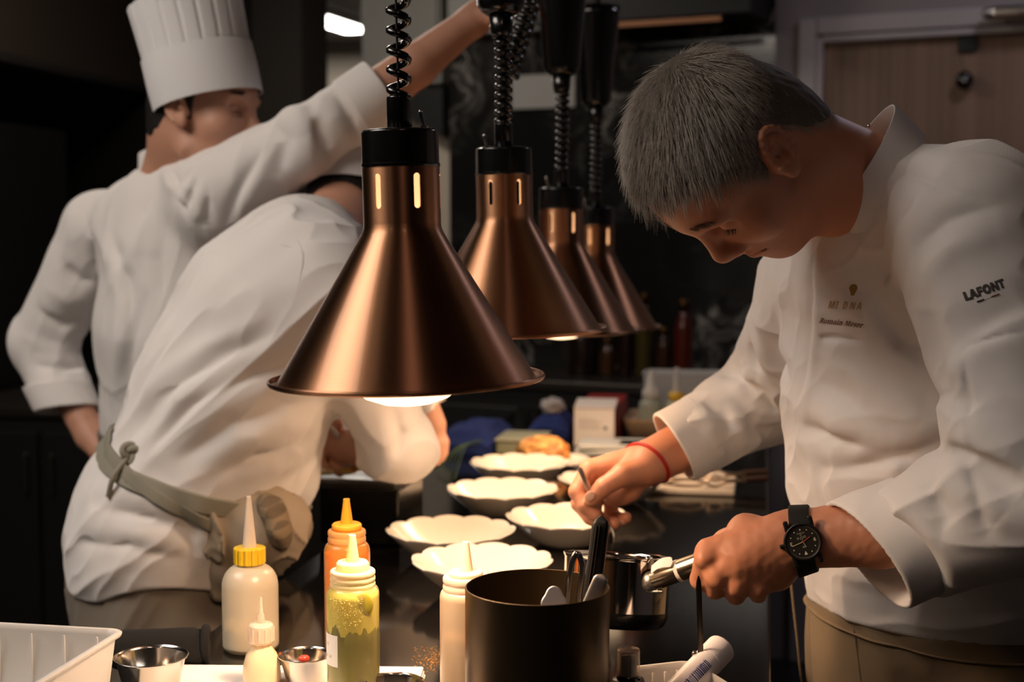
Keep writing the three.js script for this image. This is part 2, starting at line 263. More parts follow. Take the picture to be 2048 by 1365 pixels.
function helix(r, wire, pitch, from, to, tilt = 0, bow = 0) {
  const len = to - from, turns = len / pitch, pts = [];
  for (let i = 0; i <= turns * 12; i++) { const a = i / 12 * Math.PI * 2, y = from + len * i / (turns * 12), t = (y - from) / len; pts.push(V(Math.cos(a) * r + tilt * t + bow * Math.sin(t * Math.PI), y, Math.sin(a) * r)); }
  return new THREE.TubeGeometry(new THREE.CatmullRomCurve3(pts), Math.ceil(turns * 14), wire, 8);
}
function heatLamp(px, py, d, label, pitch, top, tilt, turn, swA, power, lift, spill) {
  const o = thing('heat_lamp', label, 'heat lamp', P(px, py, d), turn, 'copper heat lamps over the pass'); o.rotation.set(0, turn, tilt, 'ZYX');
  mesh('shade', shadeGeo, M.copper, o);
  const n = mesh('neck', copperNeck, M.copper, o);
  const cap = mesh('cap', capGeo, M.blackPlastic, o);
  const sw = mesh('toggle_switch', merge([new THREE.CylinderGeometry(0.0042, 0.0042, 0.004, 12).translate(0, 0.002, 0), new THREE.CylinderGeometry(0.0022, 0.0014, 0.015, 10).rotateZ(0.22).translate(-0.0015, 0.010, 0), new THREE.SphereGeometry(0.0024, 10, 8).translate(-0.0032, 0.0175, 0)]), M.steel, cap);
  sw.position.set(Math.cos(swA) * 0.027, 0.2465, -Math.sin(swA) * 0.027);
  mesh('cord_sleeve', lathe([[0, 0.279], [0.0105, 0.279], [0.0118, 0.277], [0.0122, 0.246], [0, 0.246]], 32), M.blackPlastic, cap);
  mesh('coil_cord', helix(0.0088, 0.0040, pitch, 0.276, top, 0, 0.002), M.blackPlastic, o);
  mesh('steel_cable', new THREE.CylinderGeometry(0.0011, 0.0011, top - 0.27, 8).translate(0, (top + 0.27) / 2, 0), M.blackMatte, o);
  const hs = mesh('retractor_housing', lathe([[0, top - 0.012], [0.020, top - 0.012], [0.026, top - 0.008], [0.031, top], [0.036, top + 0.07], [0.047, top + 0.17], [0.047, top + 0.185], [0, top + 0.19]], 40), M.blackPlastic, o);
  mesh('outlet', lathe([[0, top - 0.042], [0.0125, top - 0.042], [0.0145, top - 0.034], [0.0165, top - 0.01], [0, top - 0.01]], 28), M.blackPlastic, hs);
  const rl = 1.993 - o.position.y - top - 0.185; mesh('drop_rod', new THREE.CylinderGeometry(0.009, 0.009, rl, 12).translate(0, top + 0.185 + rl / 2, 0), M.blackMatte, hs);
  const b = mesh('bulb', bulbGeo, bulbMat, o); b.position.y = lift;
  mesh('inner_sleeve', neckLiner, std({ color: 0xe2d8ca, roughness: 0.5, side: THREE.DoubleSide }), n); mesh('liner', linerGeo, std({ color: 0xd9cfc2, roughness: 0.5, side: THREE.DoubleSide }), n); mesh('socket', lathe([[0, 0.132], [0.012, 0.132], [0.0125, 0.15], [0.0125, 0.209], [0, 0.209]], 28), std({ color: 0xc9bfae, roughness: 0.6 }), n);
  const l = new THREE.SpotLight(new THREE.Color(1.0, 0.655, 0.40), power, 0, 1.3, 1); l.position.set(0, lift, 0); l.target.position.set(0, -1, 0); l.castShadow = true; l.shadow.radius = 2.2; o.add(l, l.target);
  const g = new THREE.PointLight(new THREE.Color(1.0, 0.655, 0.40), spill); g.position.set(0, 0.03 + lift, 0); g.castShadow = true; g.shadow.radius = 1.5; o.add(g);
  return o;
}
const lamps = [
  heatLamp(814, 768, 1.362, 'largest copper heat lamp, nearest, in front of the bending chef', 0.0187, 0.46, 0.023, 0, 0.55, 1.15, 0, 0.24),
  heatLamp(1014, 667, 1.868, 'second copper heat lamp from the front, half overlapped by the nearest one', 0.0115, 0.432, 0.018, 0.05, 2.5, 0.62, 0.017, 0.15),
  heatLamp(1122, 665, 2.39, 'third copper heat lamp from the front', 0.0115, 0.447, 0.0, 0.05, 2.5, 0.7, 0.010, 0.13),
  heatLamp(1190, 658, 2.84, 'farthest copper heat lamp, the smallest in view', 0.0125, 0.46, 0.0, 0.2, 2.2, 0.7, 0.02, 0.10),
];
{
  const g = helix(0.0125, 0.0055, 0.0135, 0, 0.125);
  const c = one('power_cord', g, M.blackPlastic, 'slanting black coiled power cord beside the housing of the third heat lamp', 'cord'); aim(c, P(1018, 150, 2.2), P(1056, 20, 2.2));
  const a = P(814, 768, 1.362).setY(0), z = P(1190, 658, 2.84).setY(0), rail = thing('lamp_rail', 'black ceiling rail that carries the heat lamps', 'rail', a.clone().lerp(z, 0.5).setY(2.02), -Math.atan2(z.x - a.x, a.z - z.z));
  mesh('beam', box(0.07, 0.05, 2.3, 0.004), M.blackMatte, rail);
  for (const s of [-0.95, 0.95]) mesh('hanger', at(new THREE.CylinderGeometry(0.008, 0.008, 0.68, 10), 0, 0.36, s), M.blackMatte, rail);
}
// ---------- things on the pass ----------
const TOP = 0.9, Hh = (py, d) => P(0, py, d).y;
const stand = (px, d, y = TOP) => P(px, 900, d).setY(y);
// scalloped bowls
function bowlGeo(R = 0.097, h = 0.047) {
  const prof = [[0.0, 0.006, 0], [0.030, 0.006, 0], [0.045, 0.0085, 0.05], [0.060, 0.0165, 0.25], [0.076, 0.029, 0.6], [0.087, 0.039, 0.9], [0.0945, 0.0452, 1], [0.0968, 0.0468, 1], [0.0975, 0.0458, 1], [0.0958, 0.0432, 1], [0.088, 0.0355, 0.9], [0.077, 0.0250, 0.6], [0.062, 0.0125, 0.25], [0.048, 0.004, 0.05], [0.040, 0.0015, 0], [0.0385, 0.0, 0], [0.0355, 0.0, 0], [0.034, 0.002, 0], [0.0, 0.002, 0]];
  const n = 144, rings = [];
  for (const [r, y, k] of prof) {
    const ring = [];
    for (let i = 0; i < n; i++) { const a = i / n * Math.PI * 2, lobe = Math.abs(Math.sin(a * 6)), s = Math.pow(lobe, 0.7) - 0.55; const q = (r / 0.0975 * R) * (1 + 0.042 * s * k); ring.push(V(Math.cos(a) * q, (y / 0.0468) * h + 0.0035 * (s - 0.2) * k, -Math.sin(a) * q)); }
    rings.push(ring);
  }
  return skin(rings.reverse(), false);
}
const bowlG = bowlGeo();
const bowls = [
  [964, 1.905, 'white scalloped bowl nearest the front, behind the beige squeeze bottle', 0.1], [901, 2.10, 'white scalloped bowl at the left end of the row, behind the yellow-green squeeze bottle', 0.35],
  [1136, 2.20, 'white scalloped bowl under the hand with the spoon', 0.2], [1005, 2.44, 'white scalloped bowl in the middle of the left row', 0.05], [1040, 2.72, 'white scalloped bowl farthest back, in front of the roasted cauliflower', 0.4], [1224, 2.54, 'white scalloped bowl mostly hidden behind the hand with the red bracelet', 0.2],
].map(([px, d, label, turn]) => one('scalloped_bowl', bowlG, M.china, label, 'bowl', stand(px, d), turn, 'white scalloped bowls on the pass'));
{
  const mat = std({ color: new THREE.Color(0.46, 0.45, 0.20), roughness: 0.5 });
  for (const [px, d, s, label] of [[884, 2.06, 1, 'pale green dab of puree in the left end bowl'], [1146, 2.18, 1.2, 'pale green dab of puree in the bowl under the spoon'], [1008, 2.42, 0.9, 'pale green dab of puree in the middle left bowl']]) {
    const g = new THREE.SphereGeometry(0.016 * s, 24, 14), p = g.attributes.position;
    for (let i = 0; i < p.count; i++) { const k = 1 + 0.3 * noise(p.getX(i) * 120, p.getY(i) * 120, px); p.setXYZ(i, p.getX(i) * k * 1.4, p.getY(i) * k * 0.35, p.getZ(i) * k); }
    g.computeVertexNormals(); one('puree_dab', g, mat, label, 'food', stand(px, d, TOP + 0.0085), px, 'dabs of green puree');
  }
}
// squeeze bottles
function nozzleBottle(name, label, px, d, y0, spec) {
  const o = thing(name, label, 'squeeze bottle', stand(px, d, y0), 0, 'squeeze bottles'); const h = (py) => Hh(py, d) - y0;
  spec(o, h); return o;
}
const plast = (r, g, b, t = 0.5, ro = 0.35) => phys({ color: new THREE.Color(r, g, b), roughness: ro, transmission: t, thickness: 0, side: THREE.DoubleSide });
const solid = (r, g, b, ro = 0.45) => phys({ color: new THREE.Color(r, g, b), roughness: ro });
function shellBody(R, y0, ySh, yN, rN, n = 72) {   // a bottle wall from foot to neck
  const pts = [[0, y0 + 0.002], [R * 0.86, y0 + 0.002], [R * 0.95, y0 + 0.0005], [R, y0 + 0.005]];
  for (let i = 0; i <= 4; i++) pts.push([R, y0 + 0.006 + (ySh - y0 - 0.006) * i / 4]);
  for (let i = 1; i <= 8; i++) { const a = i / 8 * Math.PI / 2; pts.push([rN + (R - rN) * Math.cos(a), ySh + (yN - ySh) * Math.sin(a)]); }
  pts.push([rN, yN + 0.006]); return lathe(pts, n);
}
function sauce(R, y0, y1, wav, k) {
  const g = lathe([[0, y0 + 0.003], [R * 0.9, y0 + 0.003], [R, y0 + 0.007], ...Array.from({ length: 10 }, (_, i) => [R, y0 + 0.007 + (y1 - y0 - 0.007) * (i + 1) / 10]), [R * 0.9, y1 + 0.001], [0, y1 + 0.001]], 72), p = g.attributes.position;
  for (let i = 0; i < p.count; i++) { const t = clamp((p.getY(i) - y0) / (y1 - y0) * 2 - 1, 0, 1), a = Math.atan2(p.getZ(i), p.getX(i)); p.setY(i, p.getY(i) + t * wav * (fb(Math.cos(a) * 2.2 + k, Math.sin(a) * 2.2, k, 3) * 2)); }
  g.computeVertexNormals(); return g;
}
function threads(r, y0, y1, n) { const pts = [[0, y0], [r, y0]]; for (let i = 0; i < n; i++) { const a = y0 + (y1 - y0) * i / n, b = y0 + (y1 - y0) * (i + 1) / n; pts.push([r, a + (b - a) * 0.1], [r * 1.035, a + (b - a) * 0.3], [r * 1.035, a + (b - a) * 0.75], [r, b - (b - a) * 0.05]); } pts.push([r * 0.98, y1], [0, y1]); return lathe(pts, 64); }
const cone = (r0, y0, r1, y1) => lathe([[0, y0], [r0, y0], [r0 * 0.97, y0 + 0.002], [r1, y1 - 0.002], [r1 * 1.06, y1 - 0.001], [r1 * 0.92, y1], [r1 * 0.5, y1], [r1 * 0.45, y1 - 0.004], [0, y1 - 0.004]], 40);
nozzleBottle('squeeze_bottle', 'cream white plastic bottle with a yellow ribbed collar and long nozzle', 496, 1.645, TOP, (o, h) => {
  mesh('body', shellBody(0.0333, 0, h(1172), h(1130), 0.0135), plast(0.84, 0.76, 0.60, 0.42, 0.3), o);
  mesh('contents', sauce(0.0318, 0, h(1252), 0.012, 3.3), solid(0.74, 0.66, 0.46), o);
  const c = []; for (let i = 0; i < 14; i++) { const g = new RoundedBoxGeometry(0.0048, h(1095) - h(1127), 0.0042, 2, 0.0012); g.translate(0, (h(1095) + h(1127)) / 2, 0.0168); g.rotateY(i / 14 * Math.PI * 2); c.push(g); }
  c.push(lathe([[0, h(1128)], [0.0160, h(1128)], [0.0168, h(1126)], [0.0168, h(1098)], [0.0158, h(1094)], [0, h(1094)]], 48));
  mesh('collar', merge(c), phys({ color: new THREE.Color(0.74, 0.50, 0.02), roughness: 0.35 }), o);
  mesh('nozzle', cone(0.0085, h(1097), 0.0028, h(993)), plast(0.84, 0.76, 0.66, 0.35), o);
});
nozzleBottle('squeeze_bottle', 'orange squeeze bottle standing behind the yellow-green one', 692, 1.60, TOP, (o, h) => {
  mesh('body', shellBody(0.0266, 0, h(1106), h(1086), 0.0212), plast(0.92, 0.48, 0.10, 0.7, 0.25), o);
  mesh('contents', sauce(0.0256, 0, h(1106), 0.002, 1.3), solid(0.80, 0.27, 0.015, 0.35), o);
  mesh('collar', threads(0.0212, h(1085), h(1060), 2), plast(0.92, 0.50, 0.16, 0.45), o);
  const c = mesh('cap', lathe([[0, h(1063)], [0.0172, h(1063)], [0.0172, h(1050)], [0.0155, h(1047)], [0, h(1047)]], 48), solid(0.85, 0.38, 0.03), o);
  mesh('nozzle', cone(0.0076, h(1052), 0.0037, h(998)), plast(0.92, 0.46, 0.03, 0.35), c);
});
nozzleBottle('squeeze_bottle', 'yellow-green squeeze bottle half filled with dark green sauce, white paper label', 703, 1.40, TOP + 0.0, (o, h) => {
  mesh('body', shellBody(0.0270, 0, h(1192), h(1172), 0.0222), plast(0.93, 0.90, 0.55, 0.9, 0.16), o);
  mesh('sauce_film', lathe([[0.0262, h(1262)], [0.0262, h(1192)], [0.0256, h(1184)], [0.0225, h(1175)]], 60), plast(0.86, 0.80, 0.30, 0.35, 0.6), o);
  mesh('contents', sauce(0.0264, 0, h(1252), 0.016, 5.1), solid(0.13, 0.125, 0.006, 0.4), o);
  const spl = new THREE.SphereGeometry(0.011, 20, 14).scale(1, 1.1, 0.16); spl.translate(0.004, h(1200), 0.0246); spl.rotateY(0.35); mesh('sauce_smear', spl, solid(0.36, 0.32, 0.03), o);
  mesh('collar', threads(0.0222, h(1174), h(1140), 3), plast(0.92, 0.88, 0.66, 0.5), o);
  const c = mesh('cap', lathe([[0, h(1144)], [0.0166, h(1144)], [0.0170, h(1140)], [0.0166, h(1127)], [0.0150, h(1123)], [0, h(1123)]], 48), plast(0.86, 0.84, 0.42, 0.35), o);
  mesh('nozzle', cone(0.0074, h(1130), 0.0035, h(1070)), plast(0.84, 0.83, 0.40, 0.35), c);
  const lab = new THREE.CylinderGeometry(0.02725, 0.02725, h(1260) - h(1322), 16, 1, true, -1.45, 0.95).translate(0, (h(1260) + h(1322)) / 2, 0);
  const cv = document.createElement('canvas'); cv.width = 128; cv.height = 128; const x = cv.getContext('2d'); x.fillStyle = '#e8e6e0'; x.fillRect(0, 0, 128, 128); x.fillStyle = '#77736c'; x.font = '20px sans-serif'; x.fillText('V E', 34, 48); x.fillText('06 . 04', 26, 96);
  const t = new THREE.CanvasTexture(cv); t.colorSpace = THREE.SRGBColorSpace; mesh('paper_label', lab, std({ map: t, roughness: 0.8, side: THREE.DoubleSide }), o);
  const dg = new THREE.SphereGeometry(0.0007, 6, 5), drops = new THREE.InstancedMesh(dg, plast(0.95, 0.9, 0.5, 0.6, 0.15), 240), m4 = new THREE.Matrix4(); drops.name = 'condensation'; drops.userData.kind = 'stuff';
  for (let i = 0; i < 240; i++) { const a = rr(-0.9, 0.5), y = rr(h(1245), h(1186)), s = rr(0.3, 0.8); m4.makeScale(s, s, s); m4.setPosition(Math.sin(a) * 0.0271, y, Math.cos(a) * 0.0271); drops.setMatrixAt(i, m4); }
  o.add(drops);
});
nozzleBottle('squeeze_bottle', 'beige squeeze bottle half hidden behind the dark metal holder', 931, 1.43, TOP, (o, h) => {
  mesh('body', shellBody(0.0272, 0, h(1196), h(1180), 0.0232), plast(0.72, 0.58, 0.42, 0.5, 0.3), o);
  mesh('contents', sauce(0.0262, 0, h(1272), 0.003, 8.1), solid(0.36, 0.30, 0.20), o);
  mesh('collar', threads(0.0232, h(1182), h(1152), 2), plast(0.90, 0.80, 0.68, 0.5), o);
  const c = mesh('cap', lathe([[0, h(1156)], [0.0175, h(1156)], [0.0180, h(1146)], [0.0165, h(1142)], [0, h(1142)]], 48), plast(0.86, 0.78, 0.64, 0.45), o);
  mesh('nozzle', cone(0.0078, h(1146), 0.0036, h(1084)), plast(0.88, 0.72, 0.56, 0.35), c);
});
// napkin board under the front bottles
{
  const a = ON(312, 1326, 0.914), b = ON(846, 1331, 0.914), ang = -Math.atan2(b.z - a.z, b.x - a.x), w = a.distanceTo(b), mid = a.clone().lerp(b, 0.5).add(V(0, 0, 0.13)).setY(TOP);
  const o = thing('folded_napkin', 'white folded napkins spread under the small bottles and cups', 'napkin', mid, ang);
  for (let i = 0; i < 3; i++) {
    const g = new RoundedBoxGeometry(w - i * 0.004, 0.0042, 0.26 - i * 0.003, 3, 0.002), p = g.attributes.position;
    for (let k = 0; k < p.count; k++) p.setY(k, p.getY(k) + 0.0005 * noise(p.getX(k) * 40, i, p.getZ(k) * 40));
    g.computeVertexNormals(); g.translate((i - 1) * 0.001, 0.0023 + i * 0.0045, 0); mesh('layer', g, M.paper, o);
  }
}
const NAP = TOP + 0.0138;
nozzleBottle('dropper_bottle', 'small round cream bottle with a clear cap and thin dropper tip', 517, 1.47, NAP, (o, h) => {
  const R = 0.0204, hb = h(1345);
  mesh('body', lathe([[0, 0.001], [R * 0.85, 0.001], [R * 0.97, 0.002], [R, 0.006], [R, hb], [R * 0.95, h(1328)], [R * 0.8, h(1308)], [0.0108, h(1294)], [0.0088, h(1286)], [0.0085, h(1280)]], 56), solid(0.72, 0.57, 0.37, 0.22), o);
  const c = [lathe([[0, h(1285)], [0.0128, h(1285)], [0.0133, h(1281)], [0.0133, h(1253)], [0.0120, h(1248)], [0.0055, h(1246)], [0, h(1246)]], 48)]; for (let i = 0; i < 12; i++) { const q = new THREE.CylinderGeometry(0.0012, 0.0012, h(1255) - h(1281), 6).translate(0.0134, (h(1255) + h(1281)) / 2, 0); q.rotateY(i / 12 * 6.283); c.push(q); }
  mesh('cap', merge(c), plast(0.92, 0.84, 0.74, 0.6, 0.3), o);
  mesh('tip', lathe([[0, h(1247)], [0.0044, h(1247)], [0.0038, h(1229)], [0.0026, h(1227)], [0.0014, h(1196)], [0, h(1195)]], 24), plast(0.93, 0.86, 0.78, 0.65, 0.25), o);
});
// steel cups
function cup(px, d, R, yr, label) {
  const o = thing('steel_cup', label, 'cup', stand(px, d, NAP), 0, 'small steel sauce cups'), h = yr;
  mesh('body', lathe([[0, 0.0015], [R * 0.66, 0.0015], [R * 0.70, 0.003], [R * 0.93, h - 0.003], [R, h - 0.0012], [R * 1.015, h], [R * 0.985, h + 0.0006], [R * 0.92, h - 0.003], [R * 0.685, 0.004], [R * 0.64, 0.003], [0, 0.003]], 64), M.steel, o); return o;
}
cup(605, 1.475, 0.0288, Hh(1310, 1.475) - NAP, 'small steel cup with a red scrap inside, beside the green bottle');
one('red_scrap', new THREE.IcosahedronGeometry(0.005, 1).scale(1.3, 0.8, 1), solid(0.6, 0.05, 0.03, 0.3), 'red scrap of pepper on the rim of the steel cup', 'food', P(608, 1318, 1.462), 0.4);
cup(293, 1.43, 0.0382, 0.043, 'wide steel cup at the lower left, cut by the frame');
cup(781, 1.365, 0.0325, 0.036, 'steel cup at the bottom edge between the green bottle and the holder');
// clear plastic boxes
function tub(name, label, corner, bx, bz, w, dp, hgt, mat, ribs) {   // corner: right back rim corner
  const o = new THREE.Group(); o.name = numbered(name); scene.add(o); tag(o, label, 'container');
  const Y = V(0, 1, 0), m = new THREE.Matrix4().makeBasis(bx, Y, bz), ctr = corner.clone().addScaledVector(bx, -w / 2).addScaledVector(bz, dp / 2).setY(TOP + 0.001);
  o.position.copy(ctr); o.quaternion.setFromRotationMatrix(m);
  const rect = (a, b, r, y) => { const q = []; for (const [sx, sz, t0] of [[1, 1, 0], [-1, 1, 1], [-1, -1, 2], [1, -1, 3]]) for (let i = 0; i <= 5; i++) { const t = (t0 + i / 5) * Math.PI / 2; q.push(V(sx * (a / 2 - r) + Math.cos(t) * r, y, sz * (b / 2 - r) + Math.sin(t) * r)); } return q.reverse(); };
  const k = 0.9, rings = [rect(w * k, dp * k, 0.012, 0), rect(w * 0.97, dp * 0.97, 0.014, hgt - 0.006), rect(w * 0.97, dp * 0.97, 0.014, hgt - 0.004), rect(w, dp, 0.016, hgt - 0.004), rect(w + 0.002, dp + 0.002, 0.016, hgt - 0.001), rect(w, dp, 0.016, hgt), rect(w * 0.965, dp * 0.965, 0.013, hgt - 0.0005), rect(w * 0.955, dp * 0.955, 0.013, hgt - 0.006), rect(w * k - 0.004, dp * k - 0.004, 0.011, 0.002)];
  mesh('body', skin(rings), mat, o);
  const rb = []; for (let i = 0; i < ribs; i++) { const q = box(0.0016, hgt - 0.014, 0.002); q.rotateX(-0.0); q.translate(-w * 0.42 + w * 0.84 * i / (ribs - 1), hgt / 2, -dp * 0.457); rb.push(q); }
  mesh('ribs', merge(rb), mat, o); return o;
}
{
  const b = ON(253, 1261, 1.0), a = ON(0, 1247, 1.0), bx = b.clone().sub(a).setY(0).normalize(), bz = V(-bx.z, 0, bx.x);
  tub('plastic_box', 'translucent white plastic box at the lower left corner', b, bx, bz, 0.34, 0.22, 0.1, M.frosted, 9);
  const B = ON(1384, 1322, 0.965), A = ON(1225, 1340, 0.965), ax = B.clone().sub(A).setY(0).normalize(), az = V(-ax.z, 0, ax.x);
  tub('plastic_box', 'translucent white plastic box at the lower right with a marker across it', B, ax, az, 0.080, 0.16, 0.065, M.frosted, 6);
}
// black cloth roll
{
  const g = new THREE.CapsuleGeometry(0.026, 0.07, 10, 40).rotateZ(Math.PI / 2), p = g.attributes.position;
  for (let i = 0; i < p.count; i++) { const x = p.getX(i), y = p.getY(i), z = p.getZ(i), k = 1 + 0.12 * noise(x * 40, y * 40, z * 40) + 0.05 * noise(x * 300, y * 300, z * 300); p.setXYZ(i, x * k, y * k * 0.85, z * k); }
  g.computeVertexNormals(); const q = new THREE.TorusGeometry(0.02, 0.005, 8, 30).rotateY(Math.PI / 2).translate(0.055, 0.002, 0);
  one('rolled_cloth', merge([g, q]), std({ color: 0x0b0a0b, roughness: 1 }), 'rolled black cloth between the plastic box and the cream bottle', 'cloth', stand(305, 1.56, TOP + 0.024), 0.15);
}
// dark metal holder with utensils
const holderPos = stand(1075, 1.30);
{
  const R = 0.0683, h = Hh(1173, 1.30) - TOP, o = thing('utensil_holder', 'dark bronze metal cylinder holding utensils', 'utensil holder', holderPos);
  mesh('body', lathe([[0, 0.0], [R - 0.001, 0.0], [R, 0.002], [R, h - 0.0008], [R - 0.0008, h], [R - 0.0016, h - 0.0006], [R - 0.0018, 0.004], [0, 0.004]], 96), phys({ color: new THREE.Color(0.085, 0.058, 0.032), metalness: 0.85, roughness: 0.36, bumpMap: speckTex, bumpScale: 0.0001 }), o);
}
function strip(pts, w, t, n = 10) {     // a flat bar along points, rounded section
  const c = new THREE.CatmullRomCurve3(pts), N = 24, rings = [], side = V(1, 0, 0.1).normalize();
  for (let i = 0; i <= N; i++) { const q = c.getPoint(i / N), tg = c.getTangent(i / N), nn = tg.clone().cross(side).normalize(), ss = nn.clone().cross(tg).normalize(), e = Math.sqrt(Math.max(0.02, 1 - Math.pow(Math.max(0, (i / N - 0.9) / 0.1), 2))); const ring = []; for (let k = 0; k < n; k++) { const a = k / n * Math.PI * 2; const cx = Math.sign(Math.cos(a)) * Math.pow(Math.abs(Math.cos(a)), 0.6), sy = Math.sign(Math.sin(a)) * Math.pow(Math.abs(Math.sin(a)), 0.6); ring.push(q.clone().addScaledVector(ss, cx * w / 2 * e).addScaledVector(nn, sy * t / 2 * e)); } rings.push(ring); }
  return skin(rings);
}
{
  const o = thing('spatula', 'spatula in the dark holder with a tall ribbed black handle', 'spatula', holderPos); const L = (px, py, d) => P(px, py, d).sub(holderPos);
  const hd = mesh('handle', strip([L(1172, 1260, 1.335), L(1190, 1140, 1.345), L(1204, 1032, 1.352)], 0.0172, 0.011, 16), phys({ color: 0x16181a, roughness: 0.35 }), o);
  for (const s of [-0.0045, -0.0015]) mesh('rib', tube([L(1172, 1250, 1.335).add(V(s, 0, 0.0056)), L(1190, 1140, 1.345).add(V(s, 0, 0.0056)), L(1202, 1050, 1.351).add(V(s, 0, 0.0056))], 0.0007, 16, 6), M.darkSteel, hd);
  mesh('blade', strip([L(1172, 1260, 1.335), L(1165, 1330, 1.33), L(1158, 1440, 1.325)], 0.012, 0.002), M.steel, o);
  const t = thing('kitchen_tongs', 'steel tongs standing at the back of the dark holder', 'tongs', holderPos);
  mesh('arm', strip([L(1128, 1320, 1.31), L(1136, 1190, 1.325), L(1146, 1120, 1.33), L(1156, 1103, 1.332)], 0.006, 0.0035), M.steel, t);
  mesh('arm', strip([L(1150, 1320, 1.31), L(1158, 1200, 1.325), L(1164, 1130, 1.33), L(1155, 1103, 1.332)], 0.006, 0.0035), M.steel, t);
  const s = thing('table_spoon', 'steel spoon with a rounded grooved handle leaning in the holder', 'spoon', holderPos);
  mesh('handle', strip([L(1150, 1300, 1.28), L(1178, 1215, 1.285), L(1206, 1150, 1.29)], 0.0145, 0.004, 16), M.steelDull, s);
  mesh('bowl', new THREE.SphereGeometry(0.018, 20, 12).scale(0.9, 1.4, 0.25).translate(...L(1138, 1360, 1.275).toArray()), M.steel, s);
  const f = thing('clover_spoon', 'small steel spoon with a clover-shaped end inside the holder', 'spoon', holderPos);
  const sh = new THREE.Shape(); for (let i = 0; i <= 60; i++) { const a = i / 60 * Math.PI * 2, r = 0.0105 * (1 + 0.16 * Math.cos(3 * (a - Math.PI / 2))); i ? sh.lineTo(Math.cos(a) * r, Math.sin(a) * r) : sh.moveTo(Math.cos(a) * r, Math.sin(a) * r); }
  const cg = new THREE.ExtrudeGeometry(sh, { depth: 0.002, bevelEnabled: true, bevelSize: 0.0012, bevelThickness: 0.0012, bevelSegments: 3 }); cg.rotateX(-0.35); cg.translate(...L(1108, 1202, 1.285).toArray());
  mesh('head', cg, std({ color: 0xd8d8d8, metalness: 1, roughness: 0.4 }), f); mesh('stem', tube([L(1108, 1215, 1.286), L(1100, 1300, 1.29), L(1094, 1420, 1.3)], 0.002, 14, 8), M.steel, f);
}
// saucepan
{
  const rim = P(1236, 1112, 1.575), o = thing('saucepan', 'small mirror-steel saucepan held over the pass', 'saucepan', rim); o.rotation.set(-0.17, 0, -0.06);
  const R = 0.0605, H = 0.072;
  mesh('body', lathe([[0, -H], [R * 0.90, -H], [R * 0.97, -H + 0.004], [R * 0.985, -H + 0.012], [R, -0.004], [R * 1.02, -0.001], [R * 1.035, 0.0006], [R * 1.02, 0.0014], [R * 0.985, -0.003], [R * 0.965, -H + 0.01], [R * 0.9, -H + 0.004], [0, -H + 0.004]], 96), std({ color: new THREE.Color(0.58, 0.55, 0.51), metalness: 1, roughness: 0.09 }), o);
  mesh('base_band', lathe([[0, -H - 0.006], [R * 0.86, -H - 0.006], [R * 0.93, -H - 0.003], [R * 0.985, -H + 0.004], [R * 0.992, -H + 0.012], [R * 0.975, -H + 0.012], [R * 0.9, -H], [0, -H - 0.001]], 72), phys({ color: 0x0b0b0b, roughness: 0.2 }), o);
  o.updateMatrixWorld(true); const L = (px, py, d) => o.worldToLocal(P(px, py, d));
  const h0 = L(1298, 1164, 1.522), h1 = L(1345, 1147, 1.508), h2 = L(1400, 1127, 1.496), h3 = L(1500, 1092, 1.487);
  const hd = mesh('handle', merge([tube([h0.clone().lerp(h1, 0.25), h1, h2, h3], 0.0118, 24, 20), new THREE.SphereGeometry(0.0118, 16, 12).translate(...h3.toArray())]), std({ color: new THREE.Color(0.60, 0.53, 0.42), metalness: 1, roughness: 0.22 }), o);
  mesh('tape_ring', tube([h1.clone().lerp(h2, 0.18), h1.clone().lerp(h2, 0.30)], 0.0124, 4, 20), M.paper, hd);
  mesh('tape_tail', strip([L(1303, 1140, 1.512), L(1320, 1128, 1.505), L(1345, 1124, 1.498)], 0.0012, 0.012), M.paper, hd);
  const br = mesh('bracket', merge([tube([L(1272, 1140, 1.525), L(1285, 1170, 1.52), L(1296, 1182, 1.518), L(1325, 1184, 1.512)], 0.0022, 16, 8), tube([L(1272, 1140, 1.525), L(1290, 1122, 1.523), L(1305, 1118, 1.522)], 0.0018, 12, 8), new THREE.SphereGeometry(0.010, 20, 14).scale(1, 1.15, 1).translate(...L(1300, 1164, 1.521).toArray())]), M.steelDull, o);
  for (const [a, b] of [[1262, 1139], [1296, 1120]]) mesh('rivet', new THREE.SphereGeometry(0.0042, 14, 10).translate(...L(a, b, 1.524).toArray()), M.steel, br);
}
